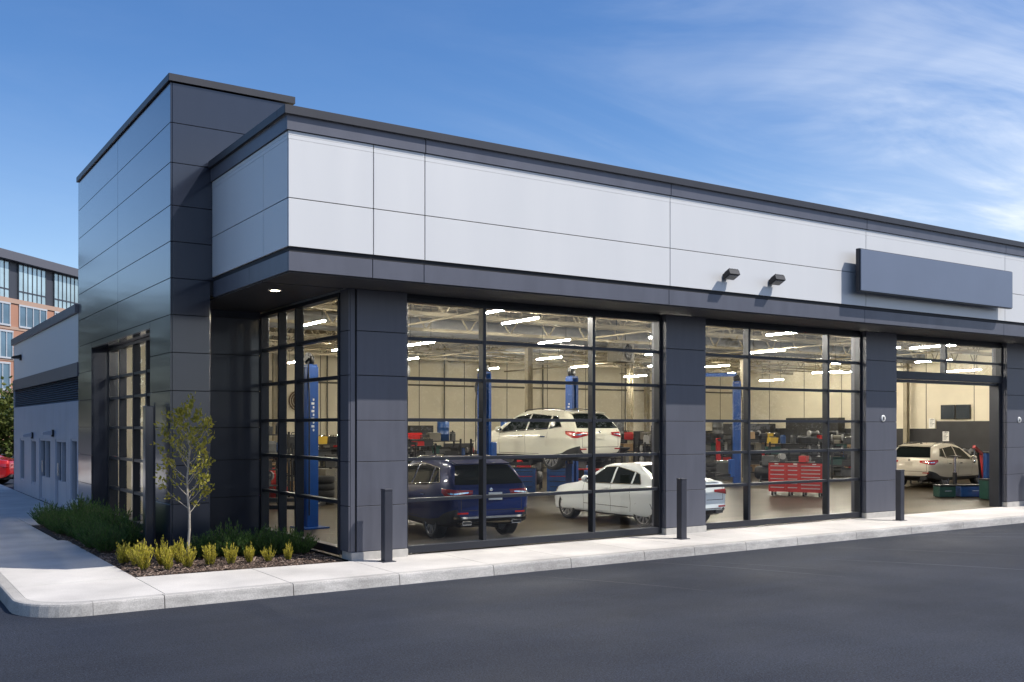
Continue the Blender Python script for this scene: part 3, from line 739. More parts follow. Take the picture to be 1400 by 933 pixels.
def make_car(name, label, sp, paint, loc, rz, group=None, low_black=None, rim='alloy', plate=None, kind='suv', detail=True, silver=False):
    root=empty(name,loc,rz,label,'car',group)
    body=car_body(sp,'body',paint,root,low_black)
    bvh=BVHTree.FromPolygons([v.co.copy() for v in body.data.vertices],[tuple(p.vertices) for p in body.data.polygons])
    def hit(o,d,off=.004):
        h=bvh.ray_cast(Vector(o),Vector(d).normalized())
        if h[0] is None: return None
        nn=h[1] if h[1].dot(Vector(d))<0 else -h[1]
        return h[0]+nn*off
    def patch(mb,fn,nu,nv,off=.004,mi=0):
        g=[[None]*(nv+1) for _ in range(nu+1)]
        vs=[];idx={}
        for i in range(nu+1):
            for j in range(nv+1):
                o,d=fn(i/nu,j/nv); p=hit(o,d,off)
                if p is not None: idx[(i,j)]=len(vs); vs.append(p)
        fs=[]
        for i in range(nu):
            for j in range(nv):
                q=[(i,j),(i+1,j),(i+1,j+1),(i,j+1)]
                if all(k in idx for k in q): fs.append(tuple(idx[k] for k in q))
        mb.add(vs,fs,mi,True)
    def quad(c,u,v): 
        (a,b,cc,dd)=c
        return ((a[0]*(1-u)+b[0]*u)*(1-v)+(dd[0]*(1-u)+cc[0]*u)*v, (a[1]*(1-u)+b[1]*u)*(1-v)+(dd[1]*(1-u)+cc[1]*u)*v)
    def sidefn(c,s): 
        def f(u,v):
            x,z=quad(c,u,v); return ((x,s*2,z),(0,-s,0))
        return f
    for s in (-1,1):
        trim=MB()
        for c in sp['side']:
            m=MB(); patch(m,sidefn(c,s),12,6,.005); m.build('side_window','car_glass',root)
        # chrome line round the glass
        A,Z=sp['side'][0],sp['side'][-1]
        loop=[A[0],Z[1],Z[2],sp['side'][1][2],A[2],A[3],A[0]]
        pts=[]
        for a,b in zip(loop[:-1],loop[1:]):
            for k in range(8):
                t=k/8; p=hit((a[0]*(1-t)+b[0]*t,s*2,a[1]*(1-t)+b[1]*t),(0,-s,0),.008)
                if p is not None: pts.append(p)
        pts.append(pts[0]); trim.path(pts,.011,5); trim.build('window_trim','chrome',root)
    z0,z1,w0,w1=sp['rear']
    def rearfn(u,v):
        w=w0*(1-v)+w1*v; z=z0*(1-v)+z1*v+.02*(1-(2*u-1)**2)*(v-.3); return ((-3,(2*u-1)*w,z),(1,0,0)) if kind=='suv' else ((-3*.0+ -1.5,(2*u-1)*w,z+1.5*.62),(1,0,-.62))
    if kind!='suv':
        def rearfn(u,v):
            w=w0*(1-v)+w1*v; x=.02+.46*v; return ((x,(2*u-1)*w,3),(0,0,-1))
    m=MB(); patch(m,rearfn,16,8,.005); m.build('rear_window','car_glass',root)
    xa,xb,_,_=sp['wind']
    def wfn(u,v):
        x=xb+(xa-xb)*v; w=(.74 if kind=='suv' else .72)*(1-v)+(.58 if kind=='suv' else .55)*v; return ((x-.12*(abs(2*u-1)**2)*(1-.4*v),(2*u-1)*w,3),(0,0,-1))
    m=MB(); patch(m,wfn,16,8,.005); m.build('windshield','car_glass',root)
    # seams
    for s in (-1,1):
        for x in sp['seams']:
            m=MB(); za=.86 if x<.3 else .3; zb=1.03 if kind=='suv' else .92
            patch(m,lambda u,v,x=x,s=s:((x+(.01 if u else 0),s*2,za+(zb-za)*v),(0,-s,0)),1,10,.003); m.build('panel_gap','black_plastic',root,fixn=True)
        m=MB(); patch(m,lambda u,v,s=s:((.5+(sp['seams'][-1]-.5)*u,s*2,.43+.012*v),(0,-s,0)),20,1,.003); m.build('panel_gap','black_plastic',root)
    # hatch / boot outline
    zl=.62 if kind=='suv' else .64; zu=1.08 if kind=='suv' else .98; yw=.66
    for s in (-1,1): m=MB(); patch(m,lambda u,v,s=s:((-3,s*(yw+.012*u),zl+(zu-zl)*v),(1,0,0)),1,8,.003); m.build('panel_gap','black_plastic',root)
    m=MB(); patch(m,lambda u,v:((-3,-yw+2*yw*u,zl+.012*v),(1,0,0)),16,1,.003)
    m.build('panel_gap','black_plastic',root)
    # tail lamps wrap the corner
    for s in (-1,1):
        m=MB(); c1=MB()
        zt,zb_=(1.05,.88) if kind=='suv' else (.90,.77)
        def lf(u,v,s=s):
            d=Vector((.8,-s*.62,0)).normalized(); perp=Vector((.62,s*.8,0)).normalized()
            # u along the corner from inner to outer
            q=-.42+.62*u; mid=Vector((-.8,s*.84,0)); h=(zt-zb_)*(.42+.58*min(1,u*1.9)) if u<.75 else (zt-zb_)*(1-.55*(u-.75)/.25)
            z=zt-.03*(1-u) - h*(1-v); P=mid+perp*q-d*2; return ((P.x,P.y,z),tuple(d))
        patch(m,lf,18,6,.012); lamp=m.build('tail_lamp','lamp_red',root)
        def lf2(u,v): return lf(.12+.62*u,.42+.2*v)
        patch(c1,lf2,14,1,.016); c1.build('lens_strip','chrome' if kind=='suv' else 'lamp_red',lamp)
        # head lamps
        m=MB()
        hz=.80 if kind=='suv' else .66
        def hf(u,v,s=s):
            d=Vector((-.75,-s*.66,0)).normalized(); perp=Vector((-.66,s*.75,0)).normalized()
            P=Vector((sp['L1']-.28,s*.66,0))+perp*(-.25+.5*u)-d*2; return ((P.x,P.y,hz-.06+(.05+.09*u)*v),tuple(d))
        patch(m,hf,12,5,.01); m.build('headlight','lamp_clear',root)
    # grille
    m=MB(); patch(m,lambda u,v:((6,-.42+.84*u,.48+.24*v),(-1,0,0)),10,5,.008); m.build('grille','black_plastic',root)
    # bumper strips, reflectors, exhausts
    bz=.56 if kind=='suv' else .48
    m=MB()
    if silver: patch(m,lambda u,v:((-3+2*abs(u-.5)*0,-.80+1.6*u,.47+.04*v),(1,0,0)),20,1,.018,0); patch(m,lambda u,v:((-3,-.72+1.44*u,.38+.035*v),(1,0,0)),20,1,.02,0)
    else: patch(m,lambda u,v:((-3,-.6+1.2*u,.44+.02*v),(1,0,0)),20,1,.012,0)
    m.build('bumper_strip','chrome' if silver else 'mid_grey',root)
    for s in (-1,1):
        m=MB(); patch(m,lambda u,v:((-3,s*(.52+.22*u),bz-.0+.035*v),(1,0,0)),4,1,.012); m.build('reflector','lamp_red',root)
        m=MB(); x0=sp['L0']; m.rbox(x0-.02,x0+.2,s*.44,s*.66,.345,.425,.012,0); m.rbox(x0-.022,x0-.019,s*.46,s*.64,.36,.41,.004,1); m.build('exhaust_tip',['chrome' if silver else 'mid_grey','rubber'],root)
    # plate
    if plate:
        m=MB(); zc=.90 if kind=='suv' else .70
        p=hit((-3,plate[0],zc),(1,0,0),.0); 
        m.rbox(p.x-.022,p.x-.006,plate[0]-.15,plate[0]+.15,zc-.075,zc+.075,.004); m.build('number_plate',plate[1],root)
    m=MB(); p=hit((-3,0,1.03 if kind=='suv' else .93),(1,0,0),.0)
    if p is not None:
        m.lathe([(.001,0),(.035,0),(.042,.012),(.03,.014)],(p.x-.014,0,p.z),'x',14); m.build('emblem','chrome',root)
    # handles
    for s in (-1,1):
        for x in ((.30,1.25) if kind=='suv' else (.62,1.3)):
            p=hit((x,s*2,.90 if kind=='suv' else .84),(0,-s,0),.02)
            m=MB(); m.rbox(p.x-.10,p.x+.10,p.y-.014,p.y+.014,p.z-.014,p.z+.014,.006); m.build('door_handle','chrome' if kind=='suv' else paint,root)
        # mirrors
        x,z=(2.14,1.03) if kind=='suv' else (1.98,.97)
        p=hit((x,s*2,z),(0,-s,0),0)
        m=MB(); m.sphere((x-.02,p.y+s*.15,z+.06),.075,.12,.085,12,8); m.bar((x,p.y-s*.02,z),(x,p.y+s*.1,z+.03),.06,.03)
        mo=m.build('mirror',paint,root)
        m=MB(); m.lathe([(.001,0),(.055,0),(.06,.012)],(x-.098,p.y+s*.155,z+.06),'x',14); m.build('mirror_glass','chrome',mo)
    if sp['rail']:
        for s in (-1,1):
            pts=[hit((x,s*.57,3),(0,0,-1),.045 if -.2<x<1.4 else .0) for x in [-.24,-.14,0,.3,.6,.9,1.2,1.38,1.48]]
            m=MB(); m.path(pts,.016,6); m.build('roof_rail','chrome' if silver else 'black_plastic',root)
        # spoiler over the hatch
        m=MB(); a=sp['L0']
        m.prism([(a+.36,1.535),(a+.74,1.605),(a+.74,1.55),(a+.40,1.51)],-.60,.60,axis='y'); m.build('spoiler',paint,root,bevel=.008)
    else:
        m=MB(); m.prism([(-.90,1.045),(-.62,1.085),(-.62,1.06),(-.88,1.03)],-.62,.62,axis='y'); m.build('spoiler',paint,root,bevel=.008)
    m=MB(); zt=interp(sp['ztop'])(.05); m.prism([(-.02,zt-.02),(.16,zt-.01),(.0,zt+.07)],-.02,.02,axis='y'); m.build('antenna','black_plastic',root)
    # underbody
    m=MB(); m.box(.45,sp['wb']-.45,-.6,.6,sp['rw']-.15,sp['rw']-.02); m.box(-.6,.45,-.52,.52,sp['rw']-.12,sp['rw']+.05)
    m.tube((0,-.6,sp['rw']),(0,.6,sp['rw']),.05); m.tube((-.7,-.35,.3),(.4,-.3,.3),.09); m.tube((sp['wb'],-.6,sp['rw']),(sp['wb'],.6,sp['rw']),.05)
    m.build('underbody','black_metal',root)
    # wheels
    rw=sp['rw']; W=.115
    wy=.80 if kind=='suv' else .775
    T=MB(); T.lathe([(rw-.10,-W),(rw-.035,-W-.008),(rw-.008,-W+.02),(rw,-W+.05),(rw,W-.05),(rw-.008,W-.02),(rw-.035,W+.008),(rw-.10,W),(rw-.11,W-.03),(rw-.11,-W+.03),(rw-.10,-W)],(0,0,0),'y',40)
    Q=MB(); q=rw-.098
    Q.lathe([(q,W-.005),(q-.018,W+.0),(q-.02,W-.03),(.001,W-.085)],(0,0,0),'y',40,0); 
    Q.lathe([(q-.001,W+.001),(q-.012,W+.006),(q-.016,W-.012)],(0,0,0),'y',40,1)
    NS=10
    for k in range(NS):
        a=2*math.pi*k/NS
        for dd in (-.11,.11):
            Q.bar((.05*math.cos(a),W-.03,.05*math.sin(a)),((q-.012)*math.cos(a+dd),W-.006,(q-.012)*math.sin(a+dd)),.022,.022,1,up=(0,1,0))
    Q.lathe([(.065,W-.03),(.06,W-.012),(.03,W-.006),(.001,W-.006)],(0,0,0),'y',16,1)
    to=ro=None
    for wx in (0,sp['wb']):
        for s in (1,-1):
            if to is None:
                to=T.build('wheel','rubber',root); ro=Q.build('rim',['wheel_dark',rim],to); w_=to
            else:
                w_=to.copy(); COL.objects.link(w_); r_=ro.copy(); COL.objects.link(r_); r_.parent=w_
            w_.location=(wx,s*wy,rw); w_.rotation_euler=(0,random.uniform(0,.6),0 if s>0 else math.pi)
    return root
blk=lambda x: .42 if (x<-.5 or x>3.4) else .36
make_car('estate_car','dark navy blue estate car with chrome trim behind the widest front window',SUV,'paint_navy',(10.58,17.5,0),R(84.5),None,lambda x:.36,plate=(-.08,'white_enamel'),silver=True)
make_car('sedan','white four door sedan parked behind the pilaster between the two big windows',SEDAN,'paint_white',(15.52,16.78,0),R(90),None,None,plate=(.0,'paint_white'),kind='sedan')
make_car('estate_car','cream white estate car raised on the blue two post lift',SUV,'paint_cream',(16.42,21.6,1.1),R(96),None,blk,plate=(.0,'paint_cream'))
make_car('estate_car','champagne estate car parked inside beyond the open bay',SUV,'paint_champagne',(33.1,22.3,0),R(8),None,lambda x:.5 if (x<-.4 or x>3.4) else .36,plate=(.0,'paint_champagne'))
# ------------------------------------------------------------------ workshop equipment
def lift_post(m, x, y, h, s, rz=0.):
    pass
def make_lift(name, label, pa, pb, h, beam=False, arm_z=.25, flip=False):
    pa=Vector((*pa,0)); pb=Vector((*pb,0)); mid=(pa+pb)/2; d=(pb-pa); D=d.length; ang=math.atan2(d.y,d.x)
    t=empty(name,mid,ang,label,'car lift','two post car lifts')
    for s in (-1,1):
        x=s*D/2
        m=MB(); m.rbox(x-.14,x-.10,-.14,.14,.03,h,.006); m.rbox(x+.10,x+.14,-.14,.14,.03,h,.006); m.box(x-.10,x+.10,.06,.10,.03,h-.02); m.box(x-.10,x-.05,-.135,-.11,.03,h-.2); m.box(x+.05,x+.10,-.135,-.11,.03,h-.2)
        m.box(x-.13,x+.13,-.12,.12,h,h+.05)
        post=m.build('post','lift_blue',t)
        m=MB(); m.box(x-.36,x+.36,-.3,.3,.002,.03); m.build('base_plate','lift_blue',t)
        m=MB(); m.rbox(x-s*.19-.10,x-s*.19+.10,-.20,.20,arm_z+.08,arm_z+.75,.01); m.build('carriage','lift_blue',t)
        for q in (-1,1):
            m=MB(); p0=Vector((x-s*.26,q*.12,arm_z+.15)); p1=Vector((x-s*.95,q*.85,arm_z+.15)); m.bar(p0,p1,.11,.09); m.tube(p1,p1+Vector((0,0,.12)),.06,n=10)
            m.build('arm','black_metal',t)
        # white lettering blocks running up the post, hydraulic hose, top gear
        m=MB(); z=h*.6
        for k in range(9):
            for f in (-1,1): 
                m.box(x+f*.1415,x+f*.1435,-.035,.035 if k%2 else .0,z,z+.05)
            z+=.085
        m.build('lettering','white_enamel',post)
        m=MB(); m.path([(x+s*.2,.12,.3),(x+s*.2,.12,h*.8),(x+s*.12,.1,h+.12)],.018); m.lathe([(.001,-.05),(.13,-.05),(.13,.05),(.001,.05)],(x,0,h+.14),'y',16); m.obox((x+.02,.05,h+.2),.22,.1,.14,Matrix.Rotation(.5,3,'Y')); m.build('pulley','black_metal',t)
    s=1 if not flip else -1
    m=MB(); m.rbox(s*(D/2+.18),s*(D/2+.36),-.13,.13,1.35,1.95,.01); m.tube((s*(D/2+.27),0,1.95),(s*(D/2+.27),0,2.3),.09,n=12); m.build('power_unit','black_plastic',t)
    if beam:
        m=MB(); m.bar((-D/2,0,h+.3),(D/2,0,h+.3),.1,.14); m.build('top_beam','lift_blue',t)
    return t
make_lift('car_lift','blue two post lift standing empty behind the corner side window',(8.47,21.0),(8.15,24.3),3.62,arm_z=.3)
make_lift('car_lift','blue two post lift holding up the cream estate car',(14.3,22.95),(17.75,23.55),3.72,arm_z=1.1)
make_lift('car_lift','blue two post lift with a top beam deep behind the second front window',(28.2,26.9),(25.9,28.7),3.95,beam=True)

def bench(name,label,x,y,rz,L=2.3,h=.92,d=.7,top='wood',group='workbenches along the walls',back=True):
    t=empty(name,(x,y,0),rz,label,'workbench',group)
    m=MB(); m.rbox(-L/2,L/2,-d/2,d/2,h-.05,h,.006); m.build('bench_top',top,t)
    for a in (-1,1):
        for b in (-1,1):
            m=MB(); m.box(a*(L/2-.08)-.035,a*(L/2-.08)+.035,b*(d/2-.06)-.035,b*(d/2-.06)+.035,0,h-.052); m.build('leg','black_metal',t)
    m=MB(); m.box(-L/2+.12,L/2-.12,-d/2+.08,d/2-.08,.22,.25); m.build('shelf','black_metal',t)
    m=MB(); m.rbox(L/2-.75,L/2-.12,-d/2+.02,d/2-.1,.45,h-.055,.006); m.build('drawer_unit','mid_grey',t)
    if back:
        m=MB(); m.box(-L/2,L/2,d/2-.03,d/2-.0,h+.002,h+.55); m.build('tool_board','inner_dark',t)
    return t
def rack(name,label,x,y,rz,L=2.0,h=2.0,d=.6,n=4,group='storage racks in the hall',colr='black_metal'):
    t=empty(name,(x,y,0),rz,label,'storage rack',group)
    for a in (-1,1):
        m=MB()
        for b in (-1,1): m.box(a*(L/2-.03)-.03,a*(L/2-.03)+.03,b*(d/2-.03)-.03,b*(d/2-.03)+.03,0,h)
        m.bar((a*(L/2-.03),-d/2,.2),(a*(L/2-.03),d/2,.9),.02,.02); m.bar((a*(L/2-.03),d/2,.9),(a*(L/2-.03),-d/2,1.6),.02,.02)
        m.build('upright',colr,t)
    for k in range(n):
        z=.12+k*(h-.2)/(n-1)*.98
        m=MB(); m.rbox(-L/2+.065,L/2-.065,-d/2,d/2,z,z+.04,.004); m.build('shelf',colr,t)
    return t
def shz(h,n,k): return .12+k*(h-.2)/(n-1)*.98+.041

# --- small things: (mesh maker) each a thing of its own
def s_toolbox(c):
    t=MB(); t.rbox(-.25,.25,-.11,.11,0,.2,.012); l=MB(); l.prism([(-.11,.203),(.11,.203),(.06,.26),(-.06,.26)],-.25,.25,axis='x'); h=MB(); h.path([(-.12,0,.26),(-.1,0,.31),(.1,0,.31),(.12,0,.26)],.012); return [('box',t,c),('lid',l,c),('handle',h,'black_plastic')]
def s_jug(c):
    t=MB(); t.rbox(-.09,.09,-.06,.06,0,.24,.02); t.prism([(-.09,.242),(.09,.242),(.03,.29),(-.05,.29)],-.055,.055,axis='y'); k=MB(); k.tube((.0,0,.29),(0,0,.33),.028,n=10); return [('bottle',t,c),('cap',k,'black_plastic')]
def s_carton(c):
    t=MB(); t.rbox(-.2,.2,-.15,.15,0,.26,.006); k=MB(); k.box(-.2,.2,-.03,.03,.261,.264); return [('box',t,c),('tape',k,'paper')]
def s_tyre(c):
    t=MB(); rw=.32; t.lathe([(rw-.12,0),(rw-.03,.0),(rw,.03),(rw,.17),(rw-.03,.2),(rw-.12,.2),(rw-.12,0)],(0,0,0),'z',28); return [('tyre',t,'rubber')]
def s_grinder(c):
    t=MB(); t.rbox(-.1,.1,-.1,.1,0,.12,.01); t.tube((-.13,0,.2),(.13,0,.2),.085,n=14); w=MB()
    for a in (-1,1): w.tube((a*.15,0,.2),(a*.2,0,.2),.11,n=18)
    return [('body',t,c),('wheel',w,'grey_plastic')]
def s_drum(c):
    t=MB(); t.lathe([(.001,0),(.2,0),(.2,.2),(.21,.21),(.2,.22),(.2,.42),(.21,.43),(.2,.44),(.2,.62),(.18,.63),(.001,.63)],(0,0,0),'z',24); k=MB(); k.tube((.08,0,.63),(.08,0,.66),.03,n=10); return [('drum',t,c),('cap',k,'black_plastic')]
def s_bin(c):
    t=MB(); t.prism([(-.15,0),(.12,0),(.15,.2),(-.15,.2)],-.12,.12,axis='y'); k=MB()
    for i in range(5): k.tube((-.1+.05*i,-.06+.03*(i%3),.2),(-.09+.05*i,.05,.235),.018,n=6)
    return [('bin',t,c),('parts',k,'chrome')]
def s_vise(c):
    t=MB(); t.rbox(-.08,.08,-.1,.1,0,.08,.01); t.rbox(-.06,.06,-.16,.0,.08,.2,.01); t.rbox(-.06,.06,.02,.16,.08,.2,.01); k=MB(); k.tube((0,-.28,.13),(0,-.1,.13),.018); k.tube((-.1,-.27,.13),(.1,-.27,.13),.01); return [('jaw',t,c),('screw',k,'chrome')]
def s_monitor(c):
    t=MB(); t.rbox(-.27,.27,-.02,.02,.1,.44,.006); t.rbox(-.02,.02,.0,.05,0,.2); t.rbox(-.12,.12,-.08,.08,0,.015); k=MB(); k.box(-.25,.25,-.024,-.021,.125,.415); return [('case',t,c),('screen',k,'glow_screen')]
def s_cases(c):
    t=MB(); t.rbox(-.22,.22,-.13,.13,0,.14,.02); k=MB(); k.rbox(-.22,.22,-.13,.13,.144,.2,.02); return [('base',t,c),('lid',k,'black_plastic')]
def s_battery(c):
    t=MB(); t.rbox(-.14,.14,-.09,.09,0,.19,.008); k=MB(); k.tube((-.09,.04,.19),(-.09,.04,.215),.018,n=8); k.tube((.09,.04,.19),(.09,.04,.215),.018,n=8); return [('case',t,c),('terminal',k,'chrome')]
SM={'toolbox':s_toolbox,'oil jug':s_jug,'carton':s_carton,'bench grinder':s_grinder,'drum':s_drum,'parts bin':s_bin,'bench vise':s_vise,'monitor':s_monitor,'carrying case':s_cases,'car battery':s_battery,'spare tyre':s_tyre}
CN={'tool_red':'red','tool_blue':'blue','tool_green':'green','yellow_paint':'yellow','orange_paint':'orange','black_plastic':'black','grey_plastic':'grey','white_enamel':'white','cardboard':'brown','mid_grey':'dark grey','rubber':'black','steel_dark':'dull steel','black_metal':'charcoal'}
CH={'toolbox':['tool_red','black_plastic','mid_grey','black_metal','tool_green'],'oil jug':['tool_blue','grey_plastic','tool_red','black_plastic','mid_grey'],'carton':['cardboard','steel_dark'],'bench grinder':['steel_dark','mid_grey','black_metal'],'drum':['tool_blue','black_plastic','mid_grey'],'parts bin':['black_plastic','tool_red','tool_blue','black_metal','yellow_paint'],'bench vise':['tool_blue','steel_dark'],'monitor':['black_plastic'],'carrying case':['black_plastic','tool_red','black_metal','mid_grey'],'car battery':['black_plastic','mid_grey'],'spare tyre':['rubber']}
PROTO={}
def small(kind,c,loc,rz,label,scale=1.):
    if (kind,c) not in PROTO:
        t=empty(kind.replace(' ','_'),loc,rz,label,kind.split()[-1],None)
        body=None
        for n,m,mt in SM[kind](c):
            m.build(n,mt,t)
        PROTO[(kind,c)]=t
    else: t=dup(PROTO[(kind,c)],loc,rz,label)
    t.scale=(scale,)*3
    return t
rs=random.Random(11)
def fill(place,spots,kinds,host_rz,scale=1.0):
    used=set()
    for (x,y,z) in spots:
        for _ in range(40):
            k=rs.choice(kinds); c=rs.choice(CH[k])
            if (k,c) not in used: break
        else: continue
        used.add((k,c))
        small(k,c,(x,y,z),host_rz+rs.uniform(-.25,.25),'%s %s %s'%(CN[c],k,place),scale)
LIGHTK=['toolbox','oil jug','carton','bench grinder','parts bin','carrying case','car battery','bench vise','monitor']
# back wall benches
for i in range(10):
    x=11.6+i*3.05
    wall_i='%s back wall workbench from the left'%ORD[i]
    bench('workbench','%s workbench with dark tool board along the back wall, counted from the left'%ORD[i],x,39.4,0,2.5)
    fill('on the '+wall_i,[(x-1.0+.5*k,39.3+rs.uniform(-.08,.08),.921) for k in range(5)],LIGHTK,0,1.15)
# racks nearer the front, dark with parts
RK=[(10.4,30.6,0,'tall rack behind the corner lift'),(12.9,31.0,0,'low rack behind the corner lift'),(19.5,35.2,0,'rack behind the raised car'),(22.2,34.6,0,'rack behind the lone blue trolley'),
    (27.6,33.8,0,'rack behind the top beam lift'),(30.1,33.2,0,'left rack behind the red chest'),(32.5,32.6,0,'right rack behind the red chest'),(35.2,32.0,0,'rack beyond the red chest pair'),(37.7,30.,-.5,'turned rack near the last lift')]
for i,(x,y,rz,pl) in enumerate(RK):
    h=1.75 if i!=0 else 2.1; n=4
    rack('storage_rack','black storage '+pl+', full of parts',x,y,rz,2.3,h)
    for k in range(n):
        fill('on %s shelf of the %s'%(['bottom','second','third','top'][k],pl),[(x+q*math.cos(rz),y+q*math.sin(rz),shz(h,n,k)) for q in (-.9,-.45,0,.45,.9)],['toolbox','oil jug','parts bin','carrying case','car battery','carton','bench grinder','drum' if k==3 and i!=0 else 'toolbox'],rz,1.25)
# end wall benches and partition things seen through the open bay
for i,y in enumerate((19.0,22.0,25.0,28.0,31.0)):
    bench('workbench','%s workbench from the open bay along the dark dado of the end wall'%ORD[i],41.4,y,R(-90),2.5)
    fill('on the %s end wall workbench from the open bay'%ORD[i],[(41.3,y-1.0+.5*k,.921) for k in range(5)],LIGHTK,R(-90),1.15)
# red chest
t=empty('tool_chest',(25.32,21.6,0),math.atan2(-1.26,.7)-0,'large red roller tool chest with many drawers behind the second front window','tool chest')
LW=1.72; HT=1.08
m=MB(); m.rbox(-LW/2,LW/2,.02,.62,.14,HT,.012); m.build('cabinet','tool_red',t)
m=MB(); m.rbox(-LW/2-.02,LW/2+.02,-.01,.64,HT+.002,HT+.035,.008); m.build('worktop','black_metal',t)
cols=[(-LW/2+.02,-.30,6),(-.28,.12,6),(.14,LW/2-.02,7)]
for a,b,n in cols:
    z=.18; hs=[(HT-.06-.18)/n]*n
    for k,hh in enumerate(hs):
        m=MB(); m.rbox(a,b,-.004,.018,z+.006,z+hh-.006,.004); dr=m.build('drawer','tool_red',t)
        m=MB(); m.rbox(a+.05,b-.05,-.028,-.006,z+hh-.05,z+hh-.022,.004); m.build('handle','alloy',dr); z+=hh
m=MB()
for x in (-.6,.0,.6): m.box(x-.06,x+.06,.010,.0195,HT-.045,HT-.02)
m.build('name_plate','white_enamel',t)
for x in (-.75,-.2,.25,.75):
    for y in (.1,.54):
        m=MB(); m.tube((x-.025,y,.07),(x+.025,y,.07),.07,n=14); m.box(x-.035,x+.035,y-.04,y+.04,.13,.139); m.build('caster','black_metal',t)
# side rack of hand tools on the chest
small('parts bin','tool_red',(25.5,21.4,HT+.036),.4,'red parts bin on top of the red roller tool chest',1.0)
small('bench grinder','mid_grey',(25.15,22.0,HT+.036),.9,'dark grey bench grinder on top of the red roller tool chest',.9)
small('carrying case','black_plastic',(25.75,20.9,HT+.036),-.9,'black carrying case on top of the red roller tool chest',.9)
# blue trolleys under the raised car
def trolley(x,y,rz,lb,c='tool_blue'):
    t=empty('tool_trolley',(x,y,0),rz,lb,'tool trolley','blue tool trolleys')
    m=MB(); m.rbox(-.4,.4,-.24,.24,.12,.9,.012); m.build('cabinet',c,t)
    for k in range(4):
        m=MB(); m.rbox(-.37,.37,-.262,-.242,.17+k*.17,.32+k*.17,.004); d=m.build('drawer',c,t); h=MB(); h.rbox(-.3,.3,-.275,-.264,.285+k*.17,.305+k*.17,.002); h.build('handle','tool_red' if k==2 else 'black_plastic',d)
    m=MB(); m.rbox(-.42,.42,-.26,.26,.902,.93,.006); m.build('tray','black_plastic',t)
    for a in (-.33,.33):
        for b in (-.18,.18): m=MB(); m.tube((a-.02,b,.06),(a+.02,b,.06),.06,n=12); m.box(a-.03,a+.03,b-.03,b+.03,.1,.119); m.build('caster','black_metal',t)
trolley(18.3,26.9,R(-40),'blue tool trolley under the nose of the raised cream car'); trolley(19.3,26.3,R(-38),'blue tool trolley just right of the one under the raised car'); trolley(21.9,25.6,R(-42),'blue tool trolley standing alone behind the white sedan')
small('toolbox','tool_red',(18.3,26.9,.931),-.7,'red toolbox on the trolley under the raised cream car',.9)
small('parts bin','yellow_paint',(19.3,26.3,.931),-.7,'yellow parts bin on the trolley right of the raised cream car',1)
# red engine crane and things by the open bay
t=empty('engine_crane',(30.9,18.6,0),R(200),'red folding engine crane inside the open bay at the right','engine crane')
m=MB(); m.bar((0,0,.1),(0,0,1.35),.1,.1); m.build('mast','tool_red',t)
m=MB(); m.bar((-.1,0,1.33),(1.1,0,1.62),.08,.09); m.build('boom','tool_red',t)
for s in (-1,1): m=MB(); m.bar((0,s*.1,.12),(1.3,s*.45,.12),.07,.08); m.tube((1.25,s*.42,.05),(1.25,s*.48,.05),.05,n=10); m.build('leg','tool_red',t)
m=MB(); m.tube((.06,0,.5),(.5,0,1.4),.04,n=8); m.build('ram','black_metal',t)
m=MB(); m.tube((1.05,0,1.55),(1.05,0,1.2),.012); m.sphere((1.05,0,1.15),.05,.05,.06); m.build('hook','chrome',t)
def floor_item(name,cat,lb,loc,rz,w,d,h,c,lid='black_plastic'):
    t=empty(name,loc,rz,lb,cat); m=MB(); m.rbox(-w/2,w/2,-d/2,d/2,.03,h,.015); m.build('case',c,t); m=MB(); m.rbox(-w/2-.01,w/2+.01,-d/2-.01,d/2+.01,h+.002,h+.05,.01); m.build('lid',lid,t)
    m=MB(); m.box(-w/2+.04,w/2-.04,-d/2+.04,d/2-.04,0,.029); m.build('skid','black_metal',t)
    m=MB(); m.path([(-.1,-d/2-.01,h*.6),(-.1,-d/2-.05,h*.6),(.1,-d/2-.05,h*.6),(.1,-d/2-.01,h*.6)],.012); m.build('handle','chrome',t)
    return t
floor_item('tool_case','case','low dark green tool case on the floor beside the rear wheel in the open bay',(29.0,18.7,0),R(-30),.55,.4,.36,'tool_green')
floor_item('tool_case','case','low blue tool case on the floor right of the green case in the open bay',(29.85,18.3,0),R(-28),.95,.4,.36,'tool_blue')
floor_item('parts_washer','parts washer','green upright parts washer below the red crane in the open bay',(29.3,17.35,0),R(-25),.45,.45,.6,'tool_green')
floor_item('waste_bin','bin','blue tall bin standing behind the red crane in the open bay',(32.3,19.2,0),R(-20),.45,.4,1.35,'tool_blue')
t=empty('transmission_jack',(30.2,19.1,0),0,'slim black upright jack before the champagne car','jack')
m=MB(); m.tube((0,0,.1),(0,0,.75),.07,n=12); m.build('cylinder','black_metal',t)
m=MB(); m.tube((0,0,.75),(0,0,1.25),.04,n=12); m.build('ram','chrome',t)
m=MB(); m.box(-.18,.18,-.12,.12,1.252,1.3); m.build('saddle','black_metal',t)
for k in range(4):
    a=k*math.pi/2+.4; m=MB(); m.bar((0,0,.09),(.38*math.cos(a),.38*math.sin(a),.05),.05,.04); m.build('leg','black_metal',t)
